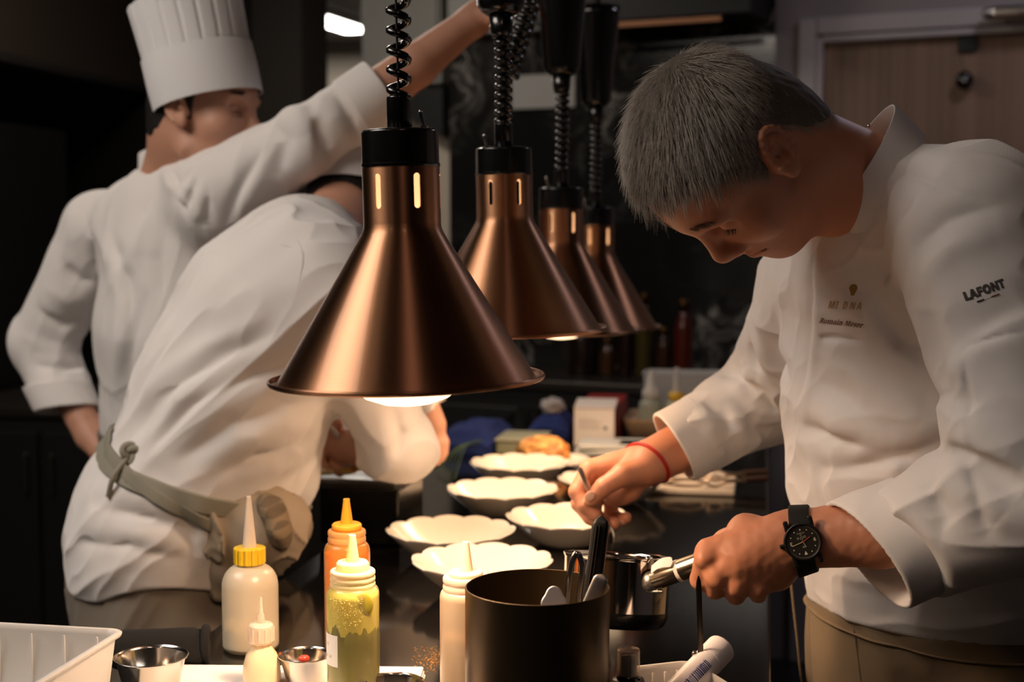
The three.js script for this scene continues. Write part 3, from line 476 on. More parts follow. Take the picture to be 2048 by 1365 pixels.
// marker, spray bottle, sticks
{
  const a = P(1334, 1412, 1.315), b = P(1428, 1312, 1.375), o = thing('marker_pen', 'fat white marker with a blue barcode lying across the plastic box', 'marker', a); aim(o, a, b);
  const L = a.distanceTo(b), cv = document.createElement('canvas'); cv.width = 512; cv.height = 256; const x = cv.getContext('2d'); x.fillStyle = '#eceaf0'; x.fillRect(0, 0, 512, 256);
  x.fillStyle = '#27337f'; let q = 40; seed = 77; while (q < 210) { const w = 2 + Math.floor(rnd() * 4) * 1.6; x.fillRect(146, q, 52, w); q += w + 2 + rnd() * 4; } x.save(); x.translate(140, 40); x.rotate(Math.PI / 2); x.font = '19px monospace'; x.fillText('3 4021687 0', 0, 0); x.restore();
  const t = new THREE.CanvasTexture(cv); t.colorSpace = THREE.SRGBColorSpace;
  const body = new THREE.CylinderGeometry(0.0148, 0.0148, L * 0.86, 48, 1, true).translate(0, L * 0.43, 0); body.rotateY(-2.0);
  mesh('barrel', body, phys({ map: t, roughness: 0.35 }), o); mesh('cap', lathe([[0, L * 0.86], [0.0150, L * 0.86], [0.0152, L * 0.87], [0.0152, L + 0.012], [0.0148, L + 0.0135], [0.013, L + 0.0135], [0.0125, L + 0.012], [0, L + 0.012]], 48), phys({ color: 0xe6e4ea, roughness: 0.3 }), o);
  const s = thing('spray_bottle', 'small dark spray bottle with a clear cap in front of the plastic box', 'bottle', stand(1260, 1.335)); const h = (py) => Hh(py, 1.335) - TOP;
  mesh('body', lathe([[0, 0], [0.0165, 0], [0.0175, 0.003], [0.0175, h(1385)], [0.0165, h(1368)], [0.0150, h(1358)], [0, h(1356)]], 40), phys({ color: 0x0a0908, roughness: 0.25 }), s);
  mesh('pump', lathe([[0, h(1358)], [0.0118, h(1358)], [0.0122, h(1350)], [0.0082, h(1346)], [0.0080, h(1312)], [0, h(1310)]], 36), M.blackPlastic, s);
  mesh('clear_cap', lathe([[0.0112, h(1352)], [0.0112, h(1302)], [0.0104, h(1299)], [0, h(1298)]], 40), phys({ color: 0xf3e9dd, roughness: 0.12, transmission: 0.85, thickness: 0, side: THREE.DoubleSide }), s);
  const k = thing('palette_knife', 'thin dark steel palette knife standing upright beside the marker', 'palette knife', P(1404, 1430, 1.36).setY(0.905));
  const K = (px, py, d) => P(px, py, d).sub(k.position); mesh('blade', strip([K(1405, 1425, 1.36), K(1401, 1300, 1.362), K(1397, 1152, 1.365)], 0.0058, 0.0016), std({ color: new THREE.Color(0.20, 0.16, 0.12), metalness: 1, roughness: 0.25 }), k);
  const pn = thing('ball_pin', 'tiny steel pin with a ball head beside the marker', 'pin', P(1370, 1350, 1.36)); const N = (px, py) => P(px, py, 1.362).sub(pn.position);
  mesh('ball', new THREE.SphereGeometry(0.0029, 16, 12).translate(...N(1389, 1308).toArray()), M.steel, pn); mesh('stem', tube([N(1388, 1310), N(1383, 1325), N(1372, 1352)], 0.0009, 8, 6), M.steel, pn);
}
// spilled crumbs on the black top
{
  const g = new THREE.IcosahedronGeometry(0.0006, 0), im = new THREE.InstancedMesh(g, std({ color: 0xb98a4a, roughness: 0.7 }), 260), m = new THREE.Matrix4(); im.name = 'crumbs';
  for (let i = 0; i < 260; i++) { const t = rnd() + rnd() - 1, q = ON(860 + 40 * t, 1320 + 30 * (rnd() + rnd() - 1)); const s = rr(0.4, 1.3); m.makeScale(s, s, s); m.setPosition(q.x, TOP + 0.0004, q.z); im.setMatrixAt(i, m); }
  tag(im, 'golden crumbs scattered on the black counter by the beige bottle', 'crumbs', null, 'stuff'); scene.add(im);
}
// ---------- the far end of the pass ----------
const far = (px, d, y = TOP) => stand(px, d, y);
{
  const o = thing('carton', 'red and white cardboard carton at the far end of the pass', 'carton', far(1203, 3.36), -ROW);
  mesh('box', at(box(0.095, 0.088, 0.30, 0.002), 0, 0.044, 0), std({ color: 0x8e1410, roughness: 0.6 }), o);
  const cv = document.createElement('canvas'); cv.width = 256; cv.height = 256; const x = cv.getContext('2d'); x.fillStyle = '#e9e2dc'; x.fillRect(0, 0, 256, 256); x.fillStyle = '#8c7f78'; for (let i = 0; i < 5; i++) x.fillRect(30, 70 + i * 16, 110 + (i * 37) % 60, 4); x.fillStyle = '#2b2523'; x.fillRect(190, 120, 20, 22); x.fillRect(90, 200, 40, 18); x.fillRect(150, 206, 60, 10);
  const t = new THREE.CanvasTexture(cv); t.colorSpace = THREE.SRGBColorSpace; mesh('front_label', at(box(0.093, 0.086, 0.002), 0, 0.044, 0.151), std({ map: t, roughness: 0.6 }), o);
  mesh('flap', at(box(0.095, 0.002, 0.07), 0, 0.0, 0).rotateX(0.2).translate(0, 0.096, 0.115), std({ color: 0xd9d2cc, roughness: 0.7 }), o);
  const p = thing('copper_pan', 'low tan roasting pan holding two squeeze bottles at the far end', 'pan', far(1335, 3.42), -ROW);
  mesh('tray', skin([0.9, 1, 1.02, 1, 0.97, 0.88].map((k, i) => { const y = [0, 0.04, 0.046, 0.046, 0.042, 0.004][i], q = []; for (const [sx, sz, t0] of [[1, 1, 0], [-1, 1, 1], [-1, -1, 2], [1, -1, 3]]) for (let j = 0; j <= 4; j++) { const a = (t0 + j / 4) * Math.PI / 2; q.push(V(sx * 0.085 * k + Math.cos(a) * 0.015, y, sz * 0.085 * k + Math.sin(a) * 0.015)); } return q.reverse(); })), std({ color: new THREE.Color(0.50, 0.36, 0.24), roughness: 0.45, metalness: 0.3 }), p);
  for (const [px, d, tip, y, label] of [[1301, 3.42, 0, 740, 'white conical squeeze bottle in the tan roasting pan'], [1352, 3.40, 1, 736, 'squeeze bottle with a yellow collar in the tan roasting pan']]) {
    const b = thing('squeeze_bottle', label, 'squeeze bottle', far(px, d, TOP + 0.006), 0, 'squeeze bottles'), h = Hh(y, d) - TOP - 0.006;
    mesh('body', shellBody(0.029, 0, 0.062, 0.078, 0.018), plast(0.62, 0.66, 0.55, 0.45), b);
    if (tip) { mesh('collar', lathe([[0, 0.078], [0.019, 0.078], [0.019, 0.098], [0, 0.098]], 32), phys({ color: new THREE.Color(0.8, 0.48, 0.02), roughness: 0.4 }), b); mesh('nozzle', cone(0.0085, 0.098, 0.005, h), plast(0.85, 0.82, 0.78, 0.3), b); }
    else { mesh('cap', lathe([[0, 0.078], [0.022, 0.078], [0.021, 0.10], [0.009, 0.118], [0.0055, h], [0, h]], 32), plast(0.86, 0.85, 0.8, 0.3), b); }
  }
  const c = new THREE.Group(); tub('plastic_box', 'pale plastic tub standing behind the roasting pan', far(1440, 3.72), V(Math.cos(ROW), 0, Math.sin(ROW)), V(-Math.sin(ROW), 0, Math.cos(ROW)), 0.2, 0.12, 0.125, M.frosted, 5);
  // blue towels
  const towel = (w, h, dp, label, px, d, turn, mat, nm = 'blue_towel') => {
    const g = new THREE.BoxGeometry(w, h, dp, 40, 6, 40), q = g.attributes.position; for (let i = 0; i < q.count; i++) { const x = q.getX(i), y = q.getY(i), z = q.getZ(i), e = Math.min(1, (w / 2 - Math.abs(x)) / 0.03) * 0.5 + 0.5, f = Math.min(1, (dp / 2 - Math.abs(z)) / 0.03) * 0.5 + 0.5; q.setXYZ(i, x + 0.004 * noise(x * 30, y * 30, z * 30), (y + h / 2) * e * f * (1 + 0.5 * noise(x * 14, 1, z * 14)), z + 0.004 * noise(x * 31, y * 30, z * 33)); }
    g.computeVertexNormals(); return one(nm, g, mat, label, 'towel', far(px, d), turn, nm === 'blue_towel' ? 'blue towels at the far end of the pass' : undefined);
  };
  const blue = std({ color: new THREE.Color(0.012, 0.028, 0.15), roughness: 0.95 });
  towel(0.14, 0.045, 0.30, 'dark blue folded towel behind the left row of bowls', 950, 3.25, -ROW, blue); towel(0.10, 0.05, 0.16, 'dark blue folded towel next to the red and white carton', 1106, 3.42, -ROW, blue);
  const cr = new THREE.IcosahedronGeometry(0.028, 4), cp = cr.attributes.position; for (let i = 0; i < cp.count; i++) { const x = cp.getX(i), y = cp.getY(i), z = cp.getZ(i), k = 1 + 0.45 * noise(x * 60, y * 60, z * 60); cp.setXYZ(i, x * k, Math.max(-0.02, y * k * 0.7), z * k); } cr.computeVertexNormals();
  one('crumpled_paper', cr, std({ color: 0xb9b2ae, roughness: 0.9 }), 'crumpled white paper lying on the blue towel', 'paper', far(1104, 3.42, TOP + 0.068));
  const tr = thing('shallow_tray', 'pale olive shallow tray on the blue towel behind the bowls', 'tray', far(1046, 3.14), -ROW);
  mesh('tray', at(box(0.10, 0.03, 0.14, 0.006), 0, 0.016, 0), std({ color: new THREE.Color(0.30, 0.31, 0.2), roughness: 0.6 }), tr); mesh('lid', at(box(0.105, 0.006, 0.145, 0.002), 0, 0.034, 0), std({ color: new THREE.Color(0.38, 0.38, 0.26), roughness: 0.5 }), tr);
  // roast
  const rg = new THREE.IcosahedronGeometry(0.058, 12), rp = rg.attributes.position, col = []; for (let i = 0; i < rp.count; i++) { const x = rp.getX(i), y = rp.getY(i), z = rp.getZ(i), n = noise(x * 45, y * 45, z * 45), k = 1 + 0.10 * n + 0.05 * noise(x * 120, y * 120, z * 120); rp.setXYZ(i, x * k, Math.max(-0.012, y * k * 0.62), z * k); const s = clamp(0.5 + n + 0.5 * noise(x * 90, y * 90, z * 20), 0, 1); col.push(0.34 + 0.28 * s, 0.10 + 0.24 * s, 0.012 + 0.08 * s); }
  rg.setAttribute('color', new THREE.Float32BufferAttribute(col, 3)); rg.computeVertexNormals();
  one('roasted_cauliflower', rg, std({ vertexColors: true, roughness: 0.55 }), 'golden roasted cauliflower behind the farthest bowl', 'food', far(1086, 2.93, TOP + 0.03), 0.5);
  const dish = thing('oval_dish', 'flat white dish under the roasted cauliflower', 'dish', far(1100, 2.93), -ROW);
  mesh('plate', lathe([[0, 0.003], [0.05, 0.003], [0.078, 0.012], [0.086, 0.016], [0.084, 0.018], [0.074, 0.014], [0.05, 0.006], [0, 0.006]], 64), M.china, dish);
  for (let i = 0; i < 2; i++) one('white_tray', box(0.15, 0.012, 0.11, 0.003), std({ color: new THREE.Color(0.52, 0.54, 0.52), roughness: 0.5 }), ['lower pale tray in front of the carton', 'upper pale tray in front of the carton'][i], 'tray', far(1222 + i * 4, 3.12, TOP + 0.007 + i * 0.0125), -ROW + i * 0.1, 'pale trays in front of the carton');
  one('folded_paper', box(0.09, 0.025, 0.08, 0.006), std({ color: new THREE.Color(0.66, 0.50, 0.47), roughness: 0.8 }), 'pinkish folded paper stack right of the carton', 'paper', far(1275, 3.10, TOP + 0.013), -ROW);
  // herbs
  for (let i = 0; i < 5; i++) { const a = far(872 + i * 9, 2.84 - i * 0.02, TOP + 0.004), b = far(948 + i * 5, 3.0, TOP + 0.03 + 0.004 * i); one('herb_stem', tube([a, a.clone().lerp(b, 0.35).add(V(0, 0.02 + 0.004 * i, 0)), a.clone().lerp(b, 0.7).add(V(0, 0.022, 0)), b], 0.0012, 20, 6), std({ color: new THREE.Color(0.03, 0.07, 0.02), roughness: 0.7 }), 'dark green herb stem lying left of the farthest bowl', 'herb', V(0, 0, 0), 0, 'herb stems left of the farthest bowl'); }
  // board with tongs at the right edge
  const bd = thing('white_board', 'flat white serving board at the right edge of the pass', 'board', far(1385, 2.71), -ROW); mesh('slab', at(box(0.17, 0.012, 0.2, 0.004), 0, 0.0065, 0), std({ color: new THREE.Color(0.60, 0.54, 0.46), roughness: 0.35 }), bd);
  for (const [i, label] of ['thin brass tongs at the back of the white board', 'thin brass tongs at the front of the white board'].entries()) {
    const t = thing('tasting_tongs', label, 'tongs', far(1385, 2.70 - i * 0.07, TOP + 0.02), 0, 'tongs on the white board'), mm = std({ color: new THREE.Color(0.62, 0.5, 0.36), metalness: 1, roughness: 0.3 });
    const q = (px, y) => far(px, 2.70 - i * 0.07, TOP + y).sub(t.position);
    mesh('arm', tube([q(1320, 0.02), q(1400, 0.016), q(1428, 0.034), q(1455, 0.026), q(1490, 0.028)], 0.0026, 30, 8), mm, t); mesh('arm', tube([q(1322, 0.022), q(1385, 0.03), q(1430, 0.016), q(1455, 0.024), q(1490, 0.026)].map((v) => v.add(V(0, 0, 0.012))), 0.0026, 30, 8), mm, t);
    mesh('grip', tube([q(1484, 0.027), q(1536, 0.03)], 0.0058, 6, 10), std({ color: 0x3a2414, roughness: 0.6 }), t);
  }
}
// sideboard along the marble wall with jars
{
  const o = thing('sideboard', 'black sideboard along the marble wall', 'sideboard', W(-0.62, 0, 0.26), WT);
  mesh('body', at(box(0.95, 0.9, 0.4, 0.006), 0, 0.45, 0), M.counterBody, o); mesh('worktop', at(box(0.98, 0.03, 0.44, 0.004), 0, 0.915, 0), M.darkSteel, o);
  for (let i = 0; i < 3; i++) mesh('door', at(box(0.29, 0.78, 0.016, 0.004), -0.31 + i * 0.31, 0.45, 0.208), M.counterBody, o);
  const jars = [[1218, 0.05, 0.19, 0x180b05, 'dark brown glass jar on the sideboard behind the lamps'], [1266, 0.026, 0.12, 0x3a200c, 'amber jar with a shiny brass lid on the sideboard'], [1300, 0.024, 0.24, 0x1c0904, 'tall dark red bottle on the sideboard'], [1336, 0.026, 0.27, 0x3c330e, 'tall olive yellow bottle on the sideboard'], [1374, 0.024, 0.16, 0x321a09, 'brown spice jar on the sideboard'], [1412, 0.03, 0.25, 0x4a1606, 'orange-red bottle on the sideboard beside the chef']];
  for (const [px, r, h, c, label] of jars) {
    const j = thing('jar', label, 'jar', W(wallU(px), 0.93, 0.24), WT, 'jars and bottles on the sideboard');
    mesh('body', lathe([[0, 0], [r * 0.92, 0], [r, 0.006], [r, h * 0.62], [r * 0.8, h * 0.72], [r * 0.5, h * 0.8], [r * 0.5, h * 0.86], [0, h * 0.86]], 32), phys({ color: c, roughness: 0.25 }), j); mesh('lid', lathe([[0, h * 0.86], [r * 0.58, h * 0.86], [r * 0.58, h], [0, h]], 28), std({ color: 0x4a3218, metalness: 1, roughness: 0.3 }), j);
  }
}
// ---------- bodies and cloth: smooth distance fields, meshed by surface nets ----------
const smin = (a, b, k) => { const h = k - Math.abs(a - b); return h > 0 ? Math.min(a, b) - h * h / (4 * k) : Math.min(a, b); };
const smax = (a, b, k) => -smin(-a, -b, k);
function cap(A, B, ra, rb = ra) {
  const ax = A.x, ay = A.y, az = A.z, bx = B.x - ax, by = B.y - ay, bz = B.z - az, bb = bx * bx + by * by + bz * bz || 1e-12;
  return (x, y, z) => { const px = x - ax, py = y - ay, pz = z - az; let h = (px * bx + py * by + pz * bz) / bb; h = h < 0 ? 0 : h > 1 ? 1 : h; const dx = px - bx * h, dy = py - by * h, dz = pz - bz * h; return Math.sqrt(dx * dx + dy * dy + dz * dz) - ra - (rb - ra) * h; };
}
const ball = (c, r) => (x, y, z) => Math.hypot(x - c.x, y - c.y, z - c.z) - r;
function ellip(c, ax, ay, rx, ry, rz) {   // axes ax, ay (unit), third by cross
  const az = ax.clone().cross(ay);
  return (x, y, z) => { const px = x - c.x, py = y - c.y, pz = z - c.z, u = (px * ax.x + py * ax.y + pz * ax.z), v = (px * ay.x + py * ay.y + pz * ay.z), w = (px * az.x + py * az.y + pz * az.z); const a = u / rx, b = v / ry, c2 = w / rz, k0 = Math.sqrt(a * a + b * b + c2 * c2), a1 = a / rx, b1 = b / ry, c1 = c2 / rz, k1 = Math.sqrt(a1 * a1 + b1 * b1 + c1 * c1); return k1 < 1e-9 ? -Math.min(rx, ry, rz) : k0 * (k0 - 1) / k1; };
}
// a trunk: sections [centre, half width, half depth] along a spine, right = its sideways axis
function trunk(secs, right) {
  const segs = []; for (let i = 0; i < secs.length - 1; i++) { const [A, a0, b0] = secs[i], [B, a1, b1] = secs[i + 1], d = B.clone().sub(A), L = d.length(); d.normalize(); const r = right.clone().addScaledVector(d, -right.dot(d)).normalize(), f = d.clone().cross(r); segs.push({ A, d, L, r, f, a0, b0, a1, b1 }); }
  const one = (s, x, y, z) => {
    const px = x - s.A.x, py = y - s.A.y, pz = z - s.A.z, tl = px * s.d.x + py * s.d.y + pz * s.d.z, t = clamp(tl / s.L, 0, 1), a = s.a0 + (s.a1 - s.a0) * t, b = s.b0 + (s.b1 - s.b0) * t, over = tl - t * s.L;
    const u = px * s.r.x + py * s.r.y + pz * s.r.z, v = px * s.f.x + py * s.f.y + pz * s.f.z, m = Math.min(a, b), ua = u / a, vb = v / b, wo2 = over / m, k0 = Math.sqrt(ua * ua + vb * vb + wo2 * wo2), u1 = ua / a, v1 = vb / b, w1 = wo2 / m, k1 = Math.sqrt(u1 * u1 + v1 * v1 + w1 * w1); return k1 < 1e-9 ? -m : k0 * (k0 - 1) / k1;
  };
  return (x, y, z) => { let d = one(segs[0], x, y, z); for (let i = 1; i < segs.length; i++) d = smin(d, one(segs[i], x, y, z), 0.03); return d; };
}
const blend = (k, ...f) => (x, y, z) => { let d = f[0](x, y, z); for (let i = 1; i < f.length; i++) d = smin(d, f[i](x, y, z), k); return d; };
const halfspace = (p, n) => (x, y, z) => (x - p.x) * n.x + (y - p.y) * n.y + (z - p.z) * n.z;    // positive on the side n points to
// raised or sunk creases along 3-D polylines
function creases(list) {
  const s = []; for (const { p, w, a } of list) { let L = 0; const len = [0]; for (let i = 1; i < p.length; i++) { L += p[i].distanceTo(p[i - 1]); len.push(L); } for (let i = 0; i < p.length - 1; i++) s.push({ A: p[i], D: p[i + 1].clone().sub(p[i]), t0: len[i] / L, t1: len[i + 1] / L, w, a, id: p }); }
  const ids = [...new Set(s.map((q) => q.id))], per = ids.map((id) => s.filter((q) => q.id === id)).map((ss) => { const b = new THREE.Box3(); ss.forEach((q) => { b.expandByPoint(q.A); b.expandByPoint(q.A.clone().add(q.D)); }); b.expandByScalar(ss[0].w * 2.6); return { ss, b }; });
  return (x, y, z) => {
    let sum = 0;
    for (const { ss, b } of per) {
      if (x < b.min.x || x > b.max.x || y < b.min.y || y > b.max.y || z < b.min.z || z > b.max.z) continue;
      let best = 1e9, bt = 0; for (const q of ss) { const px = x - q.A.x, py = y - q.A.y, pz = z - q.A.z, bb = q.D.x * q.D.x + q.D.y * q.D.y + q.D.z * q.D.z; const h = clamp((px * q.D.x + py * q.D.y + pz * q.D.z) / bb, 0, 1), dx = px - q.D.x * h, dy = py - q.D.y * h, dz = pz - q.D.z * h, e = dx * dx + dy * dy + dz * dz; if (e < best) { best = e; bt = q.t0 + (q.t1 - q.t0) * h; } }
      const w = ss[0].w, tap = Math.sin(Math.PI * clamp(0.08 + bt * 0.84, 0, 1)); sum += ss[0].a * tap * Math.exp(-Math.pow(best / (w * w) + 0.015, 0.66));
    }
    return sum;
  };
}
function sdfGeo(fn, lo, hi, cell) {
  const nx = Math.ceil((hi.x - lo.x) / cell) + 1, ny = Math.ceil((hi.y - lo.y) / cell) + 1, nz = Math.ceil((hi.z - lo.z) / cell) + 1, B = 5, v = new Float32Array(nx * ny * nz), at3 = (i, j, k) => (k * ny + j) * nx + i;
  const reach = 0.87 * B * cell * 1.45 + 0.006;
  for (let k0 = 0; k0 < nz; k0 += B) for (let j0 = 0; j0 < ny; j0 += B) for (let i0 = 0; i0 < nx; i0 += B) {
    const c = fn(lo.x + (i0 + (B - 1) / 2) * cell, lo.y + (j0 + (B - 1) / 2) * cell, lo.z + (k0 + (B - 1) / 2) * cell), skip = Math.abs(c) > reach;
    for (let k = k0; k < Math.min(nz, k0 + B); k++) for (let j = j0; j < Math.min(ny, j0 + B); j++) for (let i = i0; i < Math.min(nx, i0 + B); i++) v[at3(i, j, k)] = skip ? c : fn(lo.x + i * cell, lo.y + j * cell, lo.z + k * cell);
  }
  const pos = [], id = new Int32Array(nx * ny * nz).fill(-1), idx = [], cr = [[0, 0, 0], [1, 0, 0], [0, 1, 0], [1, 1, 0], [0, 0, 1], [1, 0, 1], [0, 1, 1], [1, 1, 1]], ed = [[0, 1], [2, 3], [4, 5], [6, 7], [0, 2], [1, 3], [4, 6], [5, 7], [0, 4], [1, 5], [2, 6], [3, 7]];
  const val = new Float32Array(8);
  for (let k = 0; k < nz - 1; k++) for (let j = 0; j < ny - 1; j++) for (let i = 0; i < nx - 1; i++) {
    let m = 0; for (let c = 0; c < 8; c++) { val[c] = v[at3(i + cr[c][0], j + cr[c][1], k + cr[c][2])]; if (val[c] < 0) m |= 1 << c; }
    if (m === 0 || m === 255) continue;
    let x = 0, y = 0, z = 0, n = 0; for (const [a, b] of ed) { if ((val[a] < 0) === (val[b] < 0)) continue; const t = val[a] / (val[a] - val[b]); x += cr[a][0] + (cr[b][0] - cr[a][0]) * t; y += cr[a][1] + (cr[b][1] - cr[a][1]) * t; z += cr[a][2] + (cr[b][2] - cr[a][2]) * t; n++; }
    id[at3(i, j, k)] = pos.length / 3; pos.push(lo.x + (i + x / n) * cell, lo.y + (j + y / n) * cell, lo.z + (k + z / n) * cell);
  }
  const quad = (a, b, c, d, flip) => { if (a < 0 || b < 0 || c < 0 || d < 0) return; flip ? idx.push(a, c, b, a, d, c) : idx.push(a, b, c, a, c, d); };
  for (let k = 1; k < nz - 1; k++) for (let j = 1; j < ny - 1; j++) for (let i = 1; i < nx - 1; i++) {
    const s = v[at3(i, j, k)] < 0;
    if (s !== v[at3(i + 1, j, k)] < 0) quad(id[at3(i, j - 1, k - 1)], id[at3(i, j, k - 1)], id[at3(i, j, k)], id[at3(i, j - 1, k)], !s);
    if (s !== v[at3(i, j + 1, k)] < 0) quad(id[at3(i - 1, j, k - 1)], id[at3(i - 1, j, k)], id[at3(i, j, k)], id[at3(i, j, k - 1)], !s);
    if (s !== v[at3(i, j, k + 1)] < 0) quad(id[at3(i - 1, j - 1, k)], id[at3(i, j - 1, k)], id[at3(i, j, k)], id[at3(i - 1, j, k)], !s);
  }
  const g = new THREE.BufferGeometry(), P3 = new Float32Array(pos), N3 = new Float32Array(pos.length), uv = new Float32Array(pos.length / 3 * 2), e = cell * 0.6;
  for (let i = 0; i < P3.length; i += 3) { const x = P3[i], y = P3[i + 1], z = P3[i + 2]; let a = fn(x + e, y, z) - fn(x - e, y, z), b = fn(x, y + e, z) - fn(x, y - e, z), c = fn(x, y, z + e) - fn(x, y, z - e); const l = Math.hypot(a, b, c) || 1; N3[i] = a / l; N3[i + 1] = b / l; N3[i + 2] = c / l; uv[i / 3 * 2] = x * 0.8 + z * 0.7; uv[i / 3 * 2 + 1] = y + z * 0.3; }
  g.setAttribute('position', new THREE.BufferAttribute(P3, 3)); g.setAttribute('normal', new THREE.BufferAttribute(N3, 3)); g.setAttribute('uv', new THREE.BufferAttribute(uv, 2)); g.setIndex(idx); return g;
}
const around = (pts, m) => { const b = new THREE.Box3(); pts.forEach((p) => b.expandByPoint(p)); b.expandByScalar(m); return [b.min, b.max]; };
// where a sight line through (px, py) first meets a field; used to lay out seams and creases on the cloth
function hit(fn, px, py, d0 = 1.0, d1 = 3.4) { for (let d = d0; d < d1; d += 0.004) { const p = P(px, py, d); if (fn(p.x, p.y, p.z) < 0) return p; } return null; }
const crease = (fn, w, a, ...xy) => { const p = []; for (let i = 0; i < xy.length; i += 2) { const h = hit(fn, xy[i], xy[i + 1]); if (h) p.push(h); } return p.length > 1 ? [{ p, w, a }] : []; };
function joined(...g) { const l = g.map((q) => { const n = q.index ? q.toNonIndexed() : q; return n; }); return merge(l); }
function put(name, geo, mat, root) { geo.translate(-root.position.x, -root.position.y, -root.position.z); return mesh(name, geo, mat, root); }

// ---------- head: x towards the face, y to the crown, z to the person's right; metres, origin between the ears ----------
const v3 = V;
const headLocal = (() => {
  const X = v3(1, 0, 0), Y = v3(0, 1, 0), parts = [];
  const cran = ellip(v3(-0.001, 0.040, 0), X, Y, 0.0925, 0.088, 0.0765), fore = ellip(v3(0.034, 0.035, 0), X, Y, 0.060, 0.064, 0.062), face = ellip(v3(0.038, -0.035, 0), X, Y, 0.055, 0.078, 0.060);
  const jawL = cap(v3(0.004, -0.058, -0.050), v3(0.062, -0.097, -0.014), 0.021, 0.017), jawR = cap(v3(0.004, -0.058, 0.050), v3(0.062, -0.097, 0.014), 0.021, 0.017), chin = ellip(v3(0.069, -0.097, 0), X, Y, 0.0185, 0.018, 0.023);
  const brow = blend(0.012, cap(v3(0.0895, 0.030, 0.008), v3(0.082, 0.033, 0.040), 0.0105, 0.009), cap(v3(0.0895, 0.030, -0.008), v3(0.082, 0.033, -0.040), 0.0105, 0.009));
  const nose = blend(0.010, cap(v3(0.090, 0.020, 0), v3(0.107, -0.021, 0), 0.0075, 0.0105), ball(v3(0.1065, -0.027, 0), 0.0115), ball(v3(0.099, -0.032, 0.0135), 0.0088), ball(v3(0.099, -0.032, -0.0135), 0.0088));
  const cheek = blend(0.02, ball(v3(0.060, -0.020, 0.043), 0.026), ball(v3(0.060, -0.020, -0.043), 0.026)), muzzle = ellip(v3(0.074, -0.060, 0), X, Y, 0.022, 0.026, 0.030);
  const upLip = blend(0.006, cap(v3(0.0945, -0.0545, 0.006), v3(0.085, -0.058, 0.022), 0.0062, 0.004), cap(v3(0.0945, -0.0545, -0.006), v3(0.085, -0.058, -0.022), 0.0062, 0.004)), loLip = blend(0.006, cap(v3(0.0925, -0.0665, 0.0), v3(0.085, -0.0625, 0.020), 0.007, 0.004), cap(v3(0.0925, -0.0665, 0), v3(0.085, -0.0625, -0.020), 0.007, 0.004));
  const mouth = blend(0.004, cap(v3(0.1015, -0.0602, 0), v3(0.089, -0.0605, 0.024), 0.0018), cap(v3(0.1015, -0.0602, 0), v3(0.089, -0.0605, -0.024), 0.0018));
  const sock = (s) => ellip(v3(0.094, 0.011, s * 0.032), X, Y, 0.016, 0.011, 0.018), lid = (s) => ellip(v3(0.0755, 0.0095, s * 0.0325), X, Y, 0.0135, 0.0115, 0.0145), slit = (s) => cap(v3(0.0895, 0.0035, s * 0.024), v3(0.0865, 0.0035, s * 0.042), 0.0013);
  const nostril = (s) => ball(v3(0.1035, -0.0375, s * 0.0068), 0.0036);
  const s1 = sock(1), s2 = sock(-1), l1 = lid(1), l2 = lid(-1), c1 = slit(1), c2 = slit(-1), n1 = nostril(1), n2 = nostril(-1), nape = ellip(v3(-0.045, -0.02, 0), X, Y, 0.05, 0.06, 0.055);
  return (x, y, z) => {
    let d = smin(cran(x, y, z), fore(x, y, z), 0.03); if (d > 0.16) return d - 0.02;
    d = smin(d, face(x, y, z), 0.03); d = smin(d, jawL(x, y, z), 0.03); d = smin(d, jawR(x, y, z), 0.03); d = smin(d, chin(x, y, z), 0.02); d = smin(d, cheek(x, y, z), 0.025); d = smin(d, muzzle(x, y, z), 0.02); d = smin(d, nape(x, y, z), 0.03); d = smin(d, brow(x, y, z), 0.014);
    d = smax(d, -s1(x, y, z), 0.012); d = smax(d, -s2(x, y, z), 0.012); d = smin(d, l1(x, y, z), 0.004); d = smin(d, l2(x, y, z), 0.004); d = smin(d, nose(x, y, z), 0.010); d = smin(d, upLip(x, y, z), 0.005); d = smin(d, loLip(x, y, z), 0.005);
    d = smax(d, -mouth(x, y, z), 0.003); d = smax(d, -c1(x, y, z), 0.002); d = smax(d, -c2(x, y, z), 0.002); d = smax(d, -n1(x, y, z), 0.002); d = smax(d, -n2(x, y, z), 0.002); return d;
  };
})();
